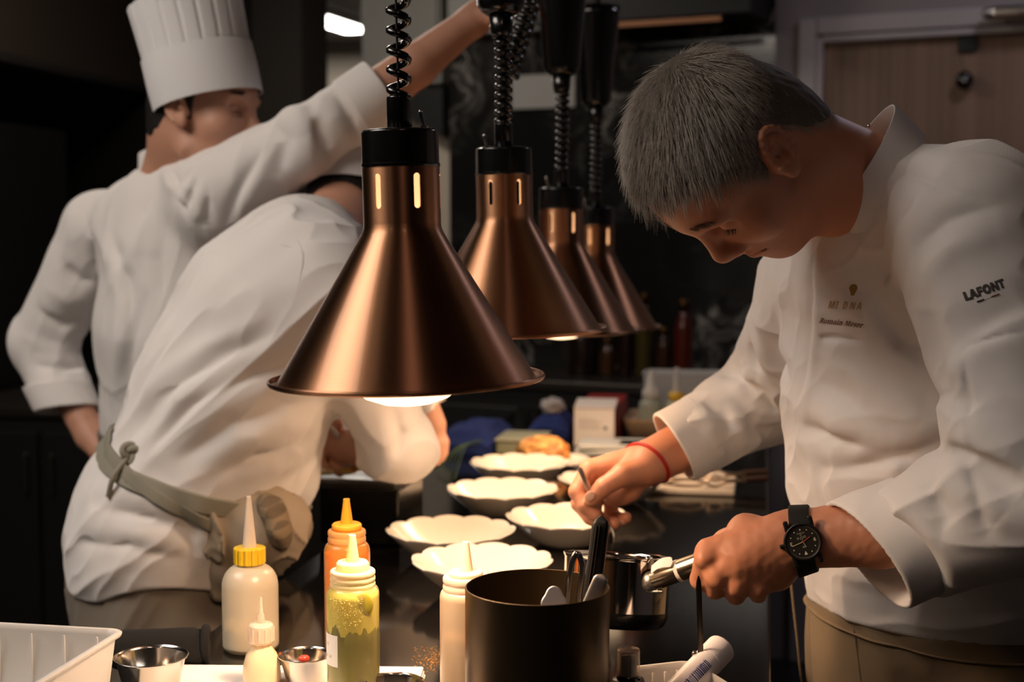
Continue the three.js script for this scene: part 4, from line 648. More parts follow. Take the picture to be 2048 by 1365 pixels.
const earLocal = (s) => {   // s = 1 right, -1 left
  const ax = v3(0.95, 0.25, s * 0.12).normalize(), up = v3(-0.26, 0.965, 0).normalize(), ay = up.addScaledVector(ax, -up.dot(ax)).normalize(), c = v3(0.001, 0.014, s * 0.0825), az = ax.clone().cross(ay);
  const L = (u, v, w) => c.clone().addScaledVector(ax, u).addScaledVector(ay, v).addScaledVector(az, s * w);
  const plate = ellip(c, ax, ay, 0.0185, 0.031, 0.0052), lobe = ellip(L(0.004, -0.027, 0), ax, ay, 0.0095, 0.0105, 0.0055), root = cap(L(0.010, -0.012, -0.008), L(0.008, 0.012, -0.008), 0.009);
  const rim = []; for (let i = 0; i < 11; i++) { const a0 = 0.15 + i * 0.36, p = (a) => L(0.0165 * Math.cos(a), 0.002 + 0.0295 * Math.sin(a), 0.004); rim.push(cap(p(a0), p(a0 + 0.36), 0.0034)); }
  const anti = []; for (let i = 0; i < 6; i++) { const p = (a) => L(0.001 + 0.0098 * Math.cos(a), 0.0185 * Math.sin(a) - 0.001, 0.003); anti.push(cap(p(1.7 + i * 0.4), p(2.1 + i * 0.4), 0.0026)); }
  const rimF = blend(0.003, ...rim), antiF = blend(0.003, ...anti), concha = ellip(L(0.004, -0.004, 0.006), ax, ay, 0.0085, 0.0125, 0.0075), scapha = ellip(L(-0.002, 0.014, 0.0065), ax, ay, 0.0085, 0.010, 0.004), tragus = ellip(L(0.013, -0.005, 0.004), ax, ay, 0.0045, 0.006, 0.004), canal = ball(L(0.008, -0.006, 0.0), 0.0048);
  return (x, y, z) => { let d = plate(x, y, z); if (d > 0.05) return d - 0.01; d = smin(d, lobe(x, y, z), 0.008); d = smin(d, root(x, y, z), 0.008); d = smin(d, rimF(x, y, z), 0.003); d = smax(d, -concha(x, y, z), 0.003); d = smax(d, -scapha(x, y, z), 0.003); d = smin(d, antiF(x, y, z), 0.003); d = smin(d, tragus(x, y, z), 0.004); d = smax(d, -canal(x, y, z), 0.002); return d; };
};
// frame: {o, f, u, r} = origin, forward, up, right in the world
const toLocal = (fr, fn) => (x, y, z) => { const px = x - fr.o.x, py = y - fr.o.y, pz = z - fr.o.z, k = fr.s ?? 1; return fn((px * fr.f.x + py * fr.f.y + pz * fr.f.z) / k, (px * fr.u.x + py * fr.u.y + pz * fr.u.z) / k, (px * fr.r.x + py * fr.r.y + pz * fr.r.z) / k) * k; };
const fromLocal = (fr, x, y, z) => fr.o.clone().addScaledVector(fr.f, x * (fr.s ?? 1)).addScaledVector(fr.u, y * (fr.s ?? 1)).addScaledVector(fr.r, z * (fr.s ?? 1));
function frame(o, f, u, s = 1) { f = f.clone().normalize(); u = u.clone().addScaledVector(f, -u.dot(f)).normalize(); return { o, f, u, r: f.clone().cross(u), s }; }
// one finger or a whole chain of joints: [point, radius] ...
const chain = (...j) => { const c = []; for (let i = 0; i < j.length - 1; i++) c.push(cap(j[i][0], j[i + 1][0], j[i][1], j[i + 1][1])); return c.length > 1 ? blend(0.003, ...c) : c[0]; };
// strands of hair: thin tapered blades that bend
function strands(list, seg = 3) {
  const pos = [], idx = [], nor = []; for (const { p, d, side, len, w, bend } of list) {
    const b = pos.length / 3, n = d.clone().cross(side).normalize(); for (let i = 0; i <= seg; i++) { const t = i / seg, q = p.clone().addScaledVector(d, len * t).addScaledVector(bend, len * t * t), ww = w * (1 - 0.85 * t); pos.push(q.x + side.x * ww, q.y + side.y * ww, q.z + side.z * ww, q.x - side.x * ww * 0.5 + n.x * ww * 0.8, q.y - side.y * ww * 0.5 + n.y * ww * 0.8, q.z - side.z * ww * 0.5 + n.z * ww * 0.8, q.x - side.x * ww * 0.5 - n.x * ww * 0.8, q.y - side.y * ww * 0.5 - n.y * ww * 0.8, q.z - side.z * ww * 0.5 - n.z * ww * 0.8); }
    for (let i = 0; i < seg; i++) for (let k = 0; k < 3; k++) { const a = b + i * 3 + k, c = b + i * 3 + (k + 1) % 3; idx.push(a, c, a + 3, c, c + 3, a + 3); }
  }
  const g = new THREE.BufferGeometry(); g.setAttribute('position', new THREE.Float32BufferAttribute(pos, 3)); g.setIndex(idx); g.computeVertexNormals(); return g;
}
// cloth patch laid on a field: grid of points from centre c along axes ux, uy, dropped along -n on the surface
function patch(fn, c, ux, uy, w, h, lift, nu = 24, nv = 12) {
  const n = ux.clone().cross(uy).normalize(), pos = [], uv = [], idx = [];
  for (let j = 0; j <= nv; j++) for (let i = 0; i <= nu; i++) { const q = c.clone().addScaledVector(ux, (i / nu - 0.5) * w).addScaledVector(uy, (j / nv - 0.5) * h).addScaledVector(n, 0.05); let k = 0; while (k++ < 60) { const d = fn(q.x, q.y, q.z); if (d < lift) break; q.addScaledVector(n, -Math.max(0.0004, (d - lift) * 0.6)); } pos.push(q.x, q.y, q.z); uv.push(i / nu, j / nv); }
  for (let j = 0; j < nv; j++) for (let i = 0; i < nu; i++) { const a = j * (nu + 1) + i; idx.push(a, a + 1, a + nu + 2, a, a + nu + 2, a + nu + 1); }
  const g = new THREE.BufferGeometry(); g.setAttribute('position', new THREE.Float32BufferAttribute(pos, 3)); g.setAttribute('uv', new THREE.Float32BufferAttribute(uv, 2)); g.setIndex(idx); g.computeVertexNormals(); return g;
}
// a line of stitching or a seam that follows the cloth
function seam(fn, r, lift, ...xy) { const p = []; for (let i = 0; i < xy.length; i += 2) { const h = hit(fn, xy[i], xy[i + 1]); if (h) p.push(h.add(V(0, 0, lift))); } return p.length > 1 ? tube(p, r, p.length * 8, 6) : null; }
// ---------- the grey-haired chef ----------
// ridged creases stretched along a direction of pull
const pull = (dir, amp, f, k, sd) => { const a = dir.clone().normalize(); return (x, y, z) => { const s = (x * a.x + y * a.y + z * a.z) * (k - 1), qx = x + a.x * s, qy = y + a.y * s, qz = z + a.z * s, n1 = 1 - 2.4 * Math.abs(noise(qx * f + sd, qy * f, qz * f)), n2 = 1 - 2.4 * Math.abs(noise(qx * f * 2.1, qy * f * 2.1 + sd, qz * f * 2.1)); return -amp * ((n1 > 0 ? n1 * n1 : 0) + 0.35 * (n2 > 0 ? n2 * n2 : 0) - 0.3) + 0.0016 * noise(x * 9 + sd, y * 7, z * 9); }; };
const w1 = pull(camVec(0.92, 0.3, 0.3), 0.0052, 9, 0.28, 3.3);
function strandHair(fr, n, hairy, whorl, lenF, outF, w, gravity, headLocal) {
  const list = []; let guard = 0;
  while (list.length < n && guard++ < n * 8) {
    const ctr = rnd() < 0.22 ? [-0.045, -0.025, 0] : [-0.006, 0.045, 0], a = rr(-1, 1), b = rr(0, Math.PI * 2), c = Math.sqrt(1 - a * a), dx = c * Math.cos(b), dy = a, dz = c * Math.sin(b); let t = 0.02; for (let i = 0; i < 24; i++) { const e = headLocal(ctr[0] + dx * t, ctr[1] + dy * t, ctr[2] + dz * t); t -= e * 0.9; if (Math.abs(e) < 0.0004) break; }
    const x = ctr[0] + dx * t, y = ctr[1] + dy * t, z = ctr[2] + dz * t; if (!hairy(x, y, z)) continue;
    const e = 0.002, nn = V(headLocal(x + e, y, z) - headLocal(x - e, y, z), headLocal(x, y + e, z) - headLocal(x, y - e, z), headLocal(x, y, z + e) - headLocal(x, y, z - e)).normalize();
    const fl = V(x - whorl[0], y - whorl[1], z - whorl[2]); fl.addScaledVector(nn, -fl.dot(nn)); fl.normalize(); fl.x += 0.25 * noise(x * 60, y * 60, z * 60); fl.y += 0.25 * noise(x * 60 + 9, y * 60, z * 60); fl.z += 0.3 * noise(x * 60, y * 60 + 7, z * 60); fl.addScaledVector(nn, -fl.dot(nn)).normalize();
    const dir = fl.clone().addScaledVector(nn, outF(x, y, z)).normalize(), world = (v) => fr.f.clone().multiplyScalar(v.x).addScaledVector(fr.u, v.y).addScaledVector(fr.r, v.z), wd = world(dir);
    const side = wd.clone().cross(world(nn)).normalize(); list.push({ p: fromLocal(fr, x, y, z).addScaledVector(world(nn), -0.001), d: wd, side, len: lenF(x, y, z) * rr(0.6, 1.15), w: w * rr(0.7, 1.3), bend: world(nn).multiplyScalar(-0.28 * outF(x, y, z)).add(V(0, -gravity, 0)).addScaledVector(world(V(rr(-1, 1), rr(-1, 1), rr(-1, 1))), 0.12) });
  }
  return strands(list);
}
const curve1 = (tab, x) => { if (x <= tab[0][0]) return tab[0][1]; for (let i = 1; i < tab.length; i++) if (x <= tab[i][0]) { const t = (x - tab[i - 1][0]) / (tab[i][0] - tab[i - 1][0]); return tab[i - 1][1] + t * (tab[i][1] - tab[i - 1][1]); } return tab[tab.length - 1][1]; };
function earGeo(fr, s) { const f = toLocal(fr, earLocal(s)), c = fromLocal(fr, 0.001, 0.010, s * 0.081), [lo, hi] = around([c], 0.048); return sdfGeo(f, lo, hi, 0.0014); }
// a band that hugs a limb: ring of samples around axis a->b at point c
function band(fn, c, axis, w, thick, lift, n = 64, up = V(0, 1, 0)) {
  const ax = axis.clone().normalize(), u = up.clone().addScaledVector(ax, -up.dot(ax)).normalize(), v = ax.clone().cross(u), prof = [[-w / 2, lift], [-w / 2, lift + thick * 0.7], [-w / 2 + thick * 0.4, lift + thick], [w / 2 - thick * 0.4, lift + thick], [w / 2, lift + thick * 0.7], [w / 2, lift]];
  const rings = []; for (const [s, h] of [...prof, prof[0]]) { const ring = []; for (let i = 0; i < n; i++) { const a = i / n * Math.PI * 2, d = u.clone().multiplyScalar(Math.cos(a)).addScaledVector(v, Math.sin(a)), base = c.clone().addScaledVector(ax, s); let t = 0.005; for (let k = 0; k < 40; k++) { const q = base.clone().addScaledVector(d, t), e = fn(q.x, q.y, q.z); if (e > -0.0002) break; t += Math.max(0.0004, -e * 0.8); } ring.push(base.clone().addScaledVector(d, t + h)); } rings.push(ring); }
  return skin(rings.reverse(), false);
}
function nailGeo(tip, dir, nrm, w) { const g = new THREE.SphereGeometry(1, 14, 10).scale(w, w * 1.25, 0.0012), y = dir.clone().normalize(), z = nrm.clone().addScaledVector(y, -nrm.dot(y)).normalize(); g.applyMatrix4(new THREE.Matrix4().makeBasis(y.clone().cross(z), y, z)); g.translate(tip.x, tip.y, tip.z); return g; }
{
  const base = P(1880, 1330, 1.62).setY(0), root = thing('person', 'grey-haired chef in white jacket and brown apron, bent over a saucepan, spoon in hand', 'person', base);
  const fr = frame(P(1470, 303, 1.45), camVec(-0.291, -0.957, 0.016), camVec(-0.797, 0.252, 0.549), 0.945);
  const right = V(-0.45, 0, -0.88).normalize();
  const neckB = P(1765, 395, 1.545), hd = toLocal(fr, headLocal), neck = cap(fromLocal(fr, -0.020, -0.030, 0), neckB, 0.058, 0.060), throat = cap(fromLocal(fr, 0.012, -0.060, 0), P(1728, 385, 1.535), 0.036, 0.045), jowl = toLocal(fr, ellip(v3(0.040, -0.092, 0), v3(1, 0, 0), v3(0, 1, 0), 0.022, 0.016, 0.030));
  const headNeck = (x, y, z) => { let d = hd(x, y, z); d = smin(d, neck(x, y, z), 0.035); d = smin(d, throat(x, y, z), 0.03); return smin(d, jowl(x, y, z), 0.02); };
  let [lo, hi] = around([fromLocal(fr, 0.02, 0.03, 0), fromLocal(fr, -0.02, 0.05, 0), P(1745, 385, 1.54)], 0.15);
  const gHead = sdfGeo(headNeck, lo, hi, 0.0024);
  // left arm and fist
  const J = (px, py, d, r) => [P(px, py, d), r];
  const W1 = P(1604, 1080, 1.455), armL = blend(0.01, cap(P(2055, 1000, 1.352), P(1760, 1062, 1.435), 0.047, 0.038), cap(P(1760, 1062, 1.435), W1, 0.037, 0.0305));
  const handL = blend(0.011, armL, cap(P(1590, 1066, 1.455), P(1420, 1104, 1.456), 0.0245, 0.0150), cap(P(1590, 1082, 1.450), P(1434, 1146, 1.447), 0.024, 0.0135), cap(P(1590, 1095, 1.450), P(1474, 1165, 1.446), 0.0225, 0.0132), cap(P(1590, 1100, 1.455), P(1516, 1169, 1.450), 0.022, 0.0130), ball(P(1552, 1146, 1.462), 0.020), ball(P(1492, 1066, 1.472), 0.021), cap(P(1560, 1072, 1.452), P(1480, 1118, 1.448), 0.022, 0.020));
  const fingL = [chain(J(1416, 1108, 1.455, 0.0138), J(1401, 1160, 1.474, 0.0112), J(1412, 1166, 1.503, 0.0098), J(1428, 1132, 1.513, 0.0088)), chain(J(1434, 1146, 1.447, 0.0130), J(1430, 1178, 1.475, 0.0112), J(1440, 1160, 1.505, 0.0098), J(1452, 1126, 1.511, 0.0088)), chain(J(1474, 1165, 1.446, 0.0126), J(1472, 1190, 1.473, 0.0106), J(1478, 1166, 1.500, 0.0094), J(1486, 1130, 1.508, 0.0086)), chain(J(1516, 1169, 1.450, 0.0122), J(1516, 1188, 1.472, 0.0096), J(1520, 1164, 1.492, 0.0088), J(1523, 1132, 1.498, 0.0080)), chain(J(1510, 1062, 1.478, 0.0165), J(1452, 1082, 1.502, 0.0128), J(1410, 1110, 1.510, 0.0110), J(1398, 1122, 1.509, 0.0098))];
  const knuck = [[1406, 1121, 1.4455], [1432, 1160, 1.441], [1473, 1178, 1.440], [1516, 1180, 1.444]].map(([a, b, c]) => ball(P(a, b, c), 0.0088));
  const fistL = (x, y, z) => { let d = handL(x, y, z); if (d > 0.08) return d; for (const f of fingL) d = smin(d, f(x, y, z), 0.005); for (const f of knuck) d = smin(d, f(x, y, z), 0.008); return d + 0.0005 * noise(x * 120, y * 120, z * 120); };
  [lo, hi] = around([P(1800, 1070, 1.43), P(1410, 1140, 1.48), P(1600, 1080, 1.455)], 0.06);
  const gL = sdfGeo(fistL, lo, hi, 0.0025);
  // right arm and the hand that holds the spoon
  const W2 = P(1302, 924, 1.852), armR = blend(0.01, cap(P(1520, 815, 1.96), W2, 0.042, 0.0300));
  const handR = blend(0.010, armR, cap(P(1288, 920, 1.862), P(1180, 940, 1.856), 0.022, 0.0140), cap(P(1288, 928, 1.872), P(1186, 948, 1.872), 0.022, 0.0138), cap(P(1288, 936, 1.876), P(1200, 958, 1.886), 0.021, 0.0130), cap(P(1288, 944, 1.876), P(1222, 972, 1.895), 0.020, 0.0125), cap(P(1284, 940, 1.838), P(1246, 950, 1.822), 0.0205, 0.0150));
  const fingR = [chain(J(1246, 950, 1.822, 0.0150), J(1208, 974, 1.815, 0.0122), J(1184, 998, 1.818, 0.0104)), chain(J(1180, 940, 1.856, 0.0138), J(1154, 984, 1.842, 0.0112), J(1168, 1012, 1.832, 0.0098), J(1190, 1030, 1.830, 0.0086)), chain(J(1186, 948, 1.872, 0.0135), J(1158, 1008, 1.864, 0.0108), J(1180, 1036, 1.852, 0.0096), J(1202, 1048, 1.846, 0.0086)), chain(J(1200, 958, 1.886, 0.0130), J(1186, 1026, 1.886, 0.0104), J(1208, 1046, 1.874, 0.0094), J(1228, 1048, 1.866, 0.0085)), chain(J(1222, 972, 1.895, 0.0120), J(1222, 1028, 1.898, 0.0096), J(1240, 1040, 1.884, 0.0088), J(1252, 1036, 1.872, 0.0080))];
  const palmR = blend(0.012, ball(P(1230, 985, 1.868), 0.020), ball(P(1255, 975, 1.858), 0.021));
  const pinchR = (x, y, z) => { let d = smin(handR(x, y, z), palmR(x, y, z), 0.015); if (d > 0.09) return d; for (const f of fingR) d = smin(d, f(x, y, z), 0.0045); return d; };
  [lo, hi] = around([P(1400, 880, 1.90), P(1150, 985, 1.84), P(1210, 1045, 1.86)], 0.05);
  const gR = sdfGeo(pinchR, lo, hi, 0.0025);
  // the body under the clothes
  const core = blend(0.05, trunk([[P(1885, 1330, 1.64), 0.135, 0.10], [P(1860, 960, 1.635), 0.135, 0.105], [P(1800, 600, 1.61), 0.13, 0.08]], right), cap(P(1790, 470, 1.56), P(1765, 395, 1.545), 0.06), cap(P(1946, 470, 1.41), P(2068, 985, 1.345), 0.045), cap(P(1640, 570, 1.75), P(1535, 800, 1.97), 0.05));
  const hipC = P(1885, 1330, 1.62), legs = [0.095, -0.095].map((s) => blend(0.03, cap(hipC.clone().addScaledVector(right, s), hipC.clone().addScaledVector(right, s).setY(0.48), 0.075, 0.055), cap(hipC.clone().addScaledVector(right, s).setY(0.48), hipC.clone().addScaledVector(right, s).setY(0.09), 0.052, 0.036)));
  const coreF = blend(0.03, core, ...legs); [lo, hi] = around([P(2060, 985, 1.37), P(1535, 500, 1.97), hipC.clone().setY(0.05)], 0.16);
  const gCore = sdfGeo(coreF, lo, hi, 0.014);
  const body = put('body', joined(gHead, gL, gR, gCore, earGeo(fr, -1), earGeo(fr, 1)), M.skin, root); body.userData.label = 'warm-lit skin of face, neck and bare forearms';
  // nails
  const nl = [nailGeo(P(1180, 993, 1.806), P(1184, 998, 1.818).sub(P(1208, 974, 1.815)), V(0.05, 0.25, 1), 0.0062), nailGeo(P(1243, 1046, 1.868), V(1, -0.2, 0), V(0, -0.6, 0.8), 0.004)];
  put('nails', merge(nl), M.nail, root);
  // eyebrows and lashes
  for (const s of [-1, 1]) { const l = []; for (let i = 0; i < 95; i++) { const t = rnd(), z = s * (0.010 + 0.034 * t), x = 0.0995 - 0.011 * t * t, y = 0.036 + 0.005 * Math.sin(t * 3) + rr(-0.0035, 0.0035); l.push({ p: fromLocal(fr, x + 0.0005, y, z), d: fr.r.clone().multiplyScalar(s).addScaledVector(fr.f, 0.4).addScaledVector(fr.u, rr(-0.1, 0.35)).normalize(), side: fr.u.clone(), len: rr(0.007, 0.011), w: 0.00042, bend: fr.f.clone().multiplyScalar(-0.4) }); } put('eyebrow', strands(l), std({ color: new THREE.Color(0.17, 0.11, 0.075), roughness: 0.8 }), root); l.length = 0; for (let i = 0; i < 40; i++) { const t = rnd(); l.push({ p: fromLocal(fr, 0.0893 - 0.004 * t, 0.003, s * (0.023 + 0.02 * t)), d: fr.f.clone().addScaledVector(fr.u, -0.7).normalize(), side: fr.r.clone(), len: 0.007, w: 0.00022, bend: fr.u.clone().multiplyScalar(0.2) }); } put('eyelashes', strands(l), M.greyHairDark, root); }
  // hair
  const lineTab = [[-0.13, -0.100], [-0.085, -0.092], [-0.062, -0.070], [-0.040, -0.034], [-0.022, 0.030], [-0.004, 0.046], [0.010, 0.030], [0.016, 0.008], [0.028, 0.010], [0.036, 0.040], [0.05, 0.066], [0.068, 0.084], [0.09, 0.094], [0.13, 0.085]];
  const hairy = (x, y, z) => y > curve1(lineTab, x) + 0.004 * noise(x * 90, y * 30, z * 90);
  const hnLocal = (x, y, z) => headNeck(fr.o.x + (fr.f.x * x + fr.u.x * y + fr.r.x * z) * fr.s, fr.o.y + (fr.f.y * x + fr.u.y * y + fr.r.y * z) * fr.s, fr.o.z + (fr.f.z * x + fr.u.z * y + fr.r.z * z) * fr.s) / fr.s;
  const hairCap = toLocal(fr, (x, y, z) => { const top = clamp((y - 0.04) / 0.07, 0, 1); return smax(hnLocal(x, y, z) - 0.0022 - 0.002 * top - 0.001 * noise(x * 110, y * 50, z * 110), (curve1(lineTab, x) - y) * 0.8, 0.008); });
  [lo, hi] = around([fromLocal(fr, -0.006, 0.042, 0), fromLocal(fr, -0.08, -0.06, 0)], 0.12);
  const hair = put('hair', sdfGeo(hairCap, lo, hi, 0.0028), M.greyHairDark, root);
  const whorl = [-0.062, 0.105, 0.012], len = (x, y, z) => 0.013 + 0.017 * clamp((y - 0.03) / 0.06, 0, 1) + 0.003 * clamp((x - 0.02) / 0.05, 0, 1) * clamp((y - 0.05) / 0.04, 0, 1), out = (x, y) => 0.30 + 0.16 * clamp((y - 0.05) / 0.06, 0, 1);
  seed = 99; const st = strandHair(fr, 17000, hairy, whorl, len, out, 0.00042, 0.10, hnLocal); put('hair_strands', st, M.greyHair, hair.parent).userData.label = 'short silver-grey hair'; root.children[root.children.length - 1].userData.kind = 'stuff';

  // ---------- jacket ----------
  const torso = trunk([[P(1892, 1330, 1.64), 0.168, 0.132], [P(1880, 1140, 1.64), 0.168, 0.140], [P(1862, 960, 1.635), 0.174, 0.146], [P(1838, 760, 1.625), 0.176, 0.138], [P(1800, 575, 1.61), 0.156, 0.112]], right);
  const shL = P(1946, 448, 1.405), shR = P(1640, 575, 1.745), back = cap(P(1800, 520, 1.58), P(1985, 560, 1.63), 0.112, 0.145);
  const upL = cap(shL, P(2072, 970, 1.335), 0.080, 0.074), trapL = cap(P(1800, 380, 1.525), shL, 0.048, 0.076), trapR = cap(P(1735, 440, 1.57), shR, 0.050, 0.066), upR = cap(shR, P(1538, 795, 1.965), 0.070, 0.064);
  const cutL = halfspace(P(1738, 1118, 1.42), camVec(-0.83, -0.54, 0.12).normalize()), cutR = halfspace(P(1352, 902, 1.872), camVec(-0.86, -0.50, 0.12).normalize());
  const loL = cap(P(2072, 985, 1.335), P(1700, 1124, 1.425), 0.074, 0.056), loR = cap(P(1538, 795, 1.965), P(1318, 910, 1.858), 0.064, 0.047);
  const holL = cap(P(1900, 1060, 1.39), P(1600, 1160, 1.44), 0.058, 0.052), holR = cap(P(1430, 850, 1.91), P(1240, 950, 1.82), 0.050, 0.0435);
  const raw = (x, y, z) => {
    let d = torso(x, y, z); d = smin(d, back(x, y, z), 0.06); d = smin(d, trapL(x, y, z), 0.05); d = smin(d, trapR(x, y, z), 0.05); d = smin(d, upL(x, y, z), 0.010); d = smin(d, upR(x, y, z), 0.03);
    const a = smax(loL(x, y, z), cutL(x, y, z) + 0.03, 0.006); d = smin(d, a, 0.008); const b = smax(loR(x, y, z), cutR(x, y, z) + 0.028, 0.006); return smin(d, b, 0.02);
  };
  const C = (w, a, ...xy) => crease(raw, w, a, ...xy);
  const folds1 = creases([
    ...C(0.011, 0.013, 1752, 590, 1768, 640, 1800, 684, 1836, 700), ...C(0.016, -0.007, 1735, 575, 1745, 640, 1780, 700, 1840, 735), ...C(0.014, -0.006, 1800, 500, 1790, 580, 1820, 640),
    ...C(0.010, 0.018, 1905, 892, 1950, 915, 2010, 960, 2046, 985), ...C(0.014, -0.010, 1900, 925, 1945, 985, 2000, 1040), ...C(0.013, -0.008, 1890, 868, 1940, 880, 2010, 915, 2046, 935), ...C(0.010, 0.008, 1935, 930, 1960, 1010, 1975, 1060), ...C(0.012, 0.006, 1860, 960, 1890, 1030, 1880, 1080),
    ...C(0.022, 0.007, 1880, 705, 1940, 665, 2046, 610), ...C(0.020, -0.005, 1880, 760, 1960, 700, 2046, 660), ...C(0.016, 0.006, 1850, 800, 1900, 790, 1990, 830), ...C(0.014, -0.005, 1850, 560, 1900, 500, 1990, 470), ...C(0.012, 0.004, 1830, 500, 1900, 440, 2000, 410),
    ...C(0.016, -0.010, 1625, 820, 1700, 855, 1790, 872), ...C(0.013, 0.010, 1610, 850, 1700, 885, 1800, 900), ...C(0.014, -0.008, 1612, 895, 1720, 905, 1850, 860), ...C(0.013, 0.008, 1650, 935, 1760, 925, 1880, 880), ...C(0.020, -0.008, 1660, 980, 1780, 940, 1890, 905), ...C(0.014, 0.005, 1640, 760, 1700, 800, 1760, 850), ...C(0.018, -0.005, 1700, 740, 1770, 790, 1840, 850),
    ...C(0.014, -0.006, 1650, 1110, 1760, 1160, 1880, 1180), ...C(0.012, 0.006, 1660, 1070, 1750, 1120, 1830, 1150), ...C(0.008, -0.005, 1645, 480, 1640, 600, 1628, 720, 1612, 830), ...C(0.006, 0.004, 1632, 480, 1627, 600, 1614, 720, 1602, 810), ...C(0.008, -0.004, 1612, 860, 1630, 930, 1640, 1000),
    ...C(0.012, 0.011, 1492, 640, 1502, 690, 1510, 745), ...C(0.012, -0.008, 1470, 650, 1480, 720, 1500, 770), ...C(0.012, -0.009, 1525, 620, 1530, 690, 1528, 740), ...C(0.012, 0.011, 1548, 640, 1560, 700, 1575, 760), ...C(0.012, -0.008, 1430, 760, 1480, 775, 1540, 830), ...C(0.011, 0.011, 1470, 745, 1520, 790, 1560, 830), ...C(0.011, 0.009, 1405, 800, 1440, 820, 1470, 870), ...C(0.010, -0.007, 1390, 825, 1420, 860, 1435, 900), ...C(0.012, 0.010, 1490, 830, 1510, 860, 1540, 868), ...C(0.012, -0.008, 1455, 860, 1490, 880, 1530, 880), ...C(0.010, 0.008, 1420, 740, 1450, 750, 1490, 735),
    ...C(0.0045, 0.0034, 1862, 368, 1818, 420, 1786, 490, 1772, 570, 1778, 625, 1815, 680), ...C(0.0045, 0.003, 1772, 332, 1820, 352, 1880, 375, 1960, 400), ...C(0.0045, 0.003, 1756, 342, 1772, 400, 1782, 450, 1786, 490), ...C(0.0045, 0.0034, 1926, 694, 1980, 680, 2046, 664), ...C(0.0045, 0.0034, 1930, 692, 1936, 780, 1948, 888), ...C(0.018, 0.012, 1850, 620, 1858, 700, 1872, 780), ...C(0.004, 0.007, 1645, 674, 1682, 675, 1720, 681), ...C(0.010, 0.006, 1712, 470, 1740, 420, 1770, 400), ...C(0.012, -0.005, 1790, 330, 1850, 320, 1930, 330),
  ]);
  const neckHole = cap(P(1790, 400, 1.55), P(1640, 300, 1.50), 0.062, 0.066), hem = halfspace(V(0, Hh(1222, 1.62), 0), V(0, -1, 0));
  const jk = (x, y, z) => { let d = raw(x, y, z); if (d < 0.06 && d > -0.06) d += 1.55 * folds1(x, y, z) + w1(x, y, z); d = smax(d, -neckHole(x, y, z), 0.006); return smax(d, hem(x, y, z), 0.006); };
  [lo, hi] = around([P(2075, 990, 1.36), P(1330, 880, 1.86), P(1800, 380, 1.55), P(1900, 1220, 1.62), P(1985, 560, 1.63)], 0.24);
  const jacket = put('jacket', sdfGeo(jk, lo, hi, 0.0036), M.jacket, root); jacket.userData.label = 'white chef jacket with rolled cuffs';
  // turned-back cuffs
  const cuffF = (lo_, cut, hol, w, r) => (x, y, z) => { let d = lo_(x, y, z) - r + 0.0016 * noise(x * 30, y * 30, z * 30); d = smax(d, cut(x, y, z) - 0.001, 0.003); d = smax(d, -(cut(x, y, z) + w), 0.003); return smax(d, -hol(x, y, z), 0.002); };
  const bigL = cap(P(1960, 1020, 1.375), P(1690, 1130, 1.425), 0.062, 0.0655); const cL = cuffF(bigL, cutL, cap(P(1960, 1020, 1.375), P(1690, 1130, 1.425), 0.056, 0.0595), 0.060, 0.0);
  [lo, hi] = around([P(1780, 1090, 1.41)], 0.115); const cuffL = put('cuff', sdfGeo(cL, lo, hi, 0.0028), M.jacket, root); cuffL.userData.label = 'wide turned-back cuff above the wristwatch';
  const cR = cuffF(cap(P(1450, 840, 1.92), P(1310, 915, 1.855), 0.052, 0.0505), cutR, cap(P(1450, 840, 1.92), P(1310, 915, 1.855), 0.048, 0.0465), 0.055, 0.002); [lo, hi] = around([P(1380, 885, 1.885)], 0.095); put('cuff', sdfGeo(cR, lo, hi, 0.0026), M.jacket, root).userData.label = 'turned-back cuff above the red bracelet';
  // stand collar
  {
    const up = camVec(0.51, 0.86, 0).normalize(), side = camVec(0.05, 0.0, 1), s2 = side.addScaledVector(up, -side.dot(up)).normalize(), ring = (c, a, b, off) => { const r = []; for (let i = 0; i < 72; i++) { const t = 0.10 + i / 71 * (Math.PI * 2 - 0.20) + Math.PI; r.push(c.clone().addScaledVector(up, Math.cos(t) * (a + off)).addScaledVector(s2, Math.sin(t) * (b + off))); } return r; };
    const cu = P(1712, 326, 1.52), cl = P(1764, 385, 1.535), a = ring(cl, 0.076, 0.082, 0), b = ring(cu, 0.0725, 0.0665, 0.001), c = ring(cu, 0.0725, 0.0665, -0.0025), e = ring(cl, 0.076, 0.082, -0.004), mid = (p, q, t, o) => p.map((v, i) => v.clone().lerp(q[i], t).addScaledVector(up, 0));
    const pos = [], idx = [], add = (R) => { const k = pos.length / 3; R.forEach((p) => pos.push(p.x, p.y, p.z)); return k; }, rows = [a, mid(a, b, 0.5), b, c, mid(c, e, 0.5), e, a]; const ks = rows.map(add); for (let j = 0; j < rows.length - 1; j++) for (let i = 0; i < 71; i++) idx.push(ks[j] + i, ks[j] + i + 1, ks[j + 1] + i + 1, ks[j] + i, ks[j + 1] + i + 1, ks[j + 1] + i);
    const g = new THREE.BufferGeometry(); g.setAttribute('position', new THREE.Float32BufferAttribute(pos, 3)); g.setIndex(idx); g.computeVertexNormals(); g.setAttribute('uv', new THREE.Float32BufferAttribute(new Float32Array(pos.length / 3 * 2), 2));
    const mj = M.jacket.clone(); mj.side = THREE.DoubleSide; mj.bumpMap = null; put('collar', g, mj, root); put('collar_snap', new THREE.SphereGeometry(0.0022, 10, 8).translate(...P(1738, 252, 1.512).toArray()), M.steel, root);
  }
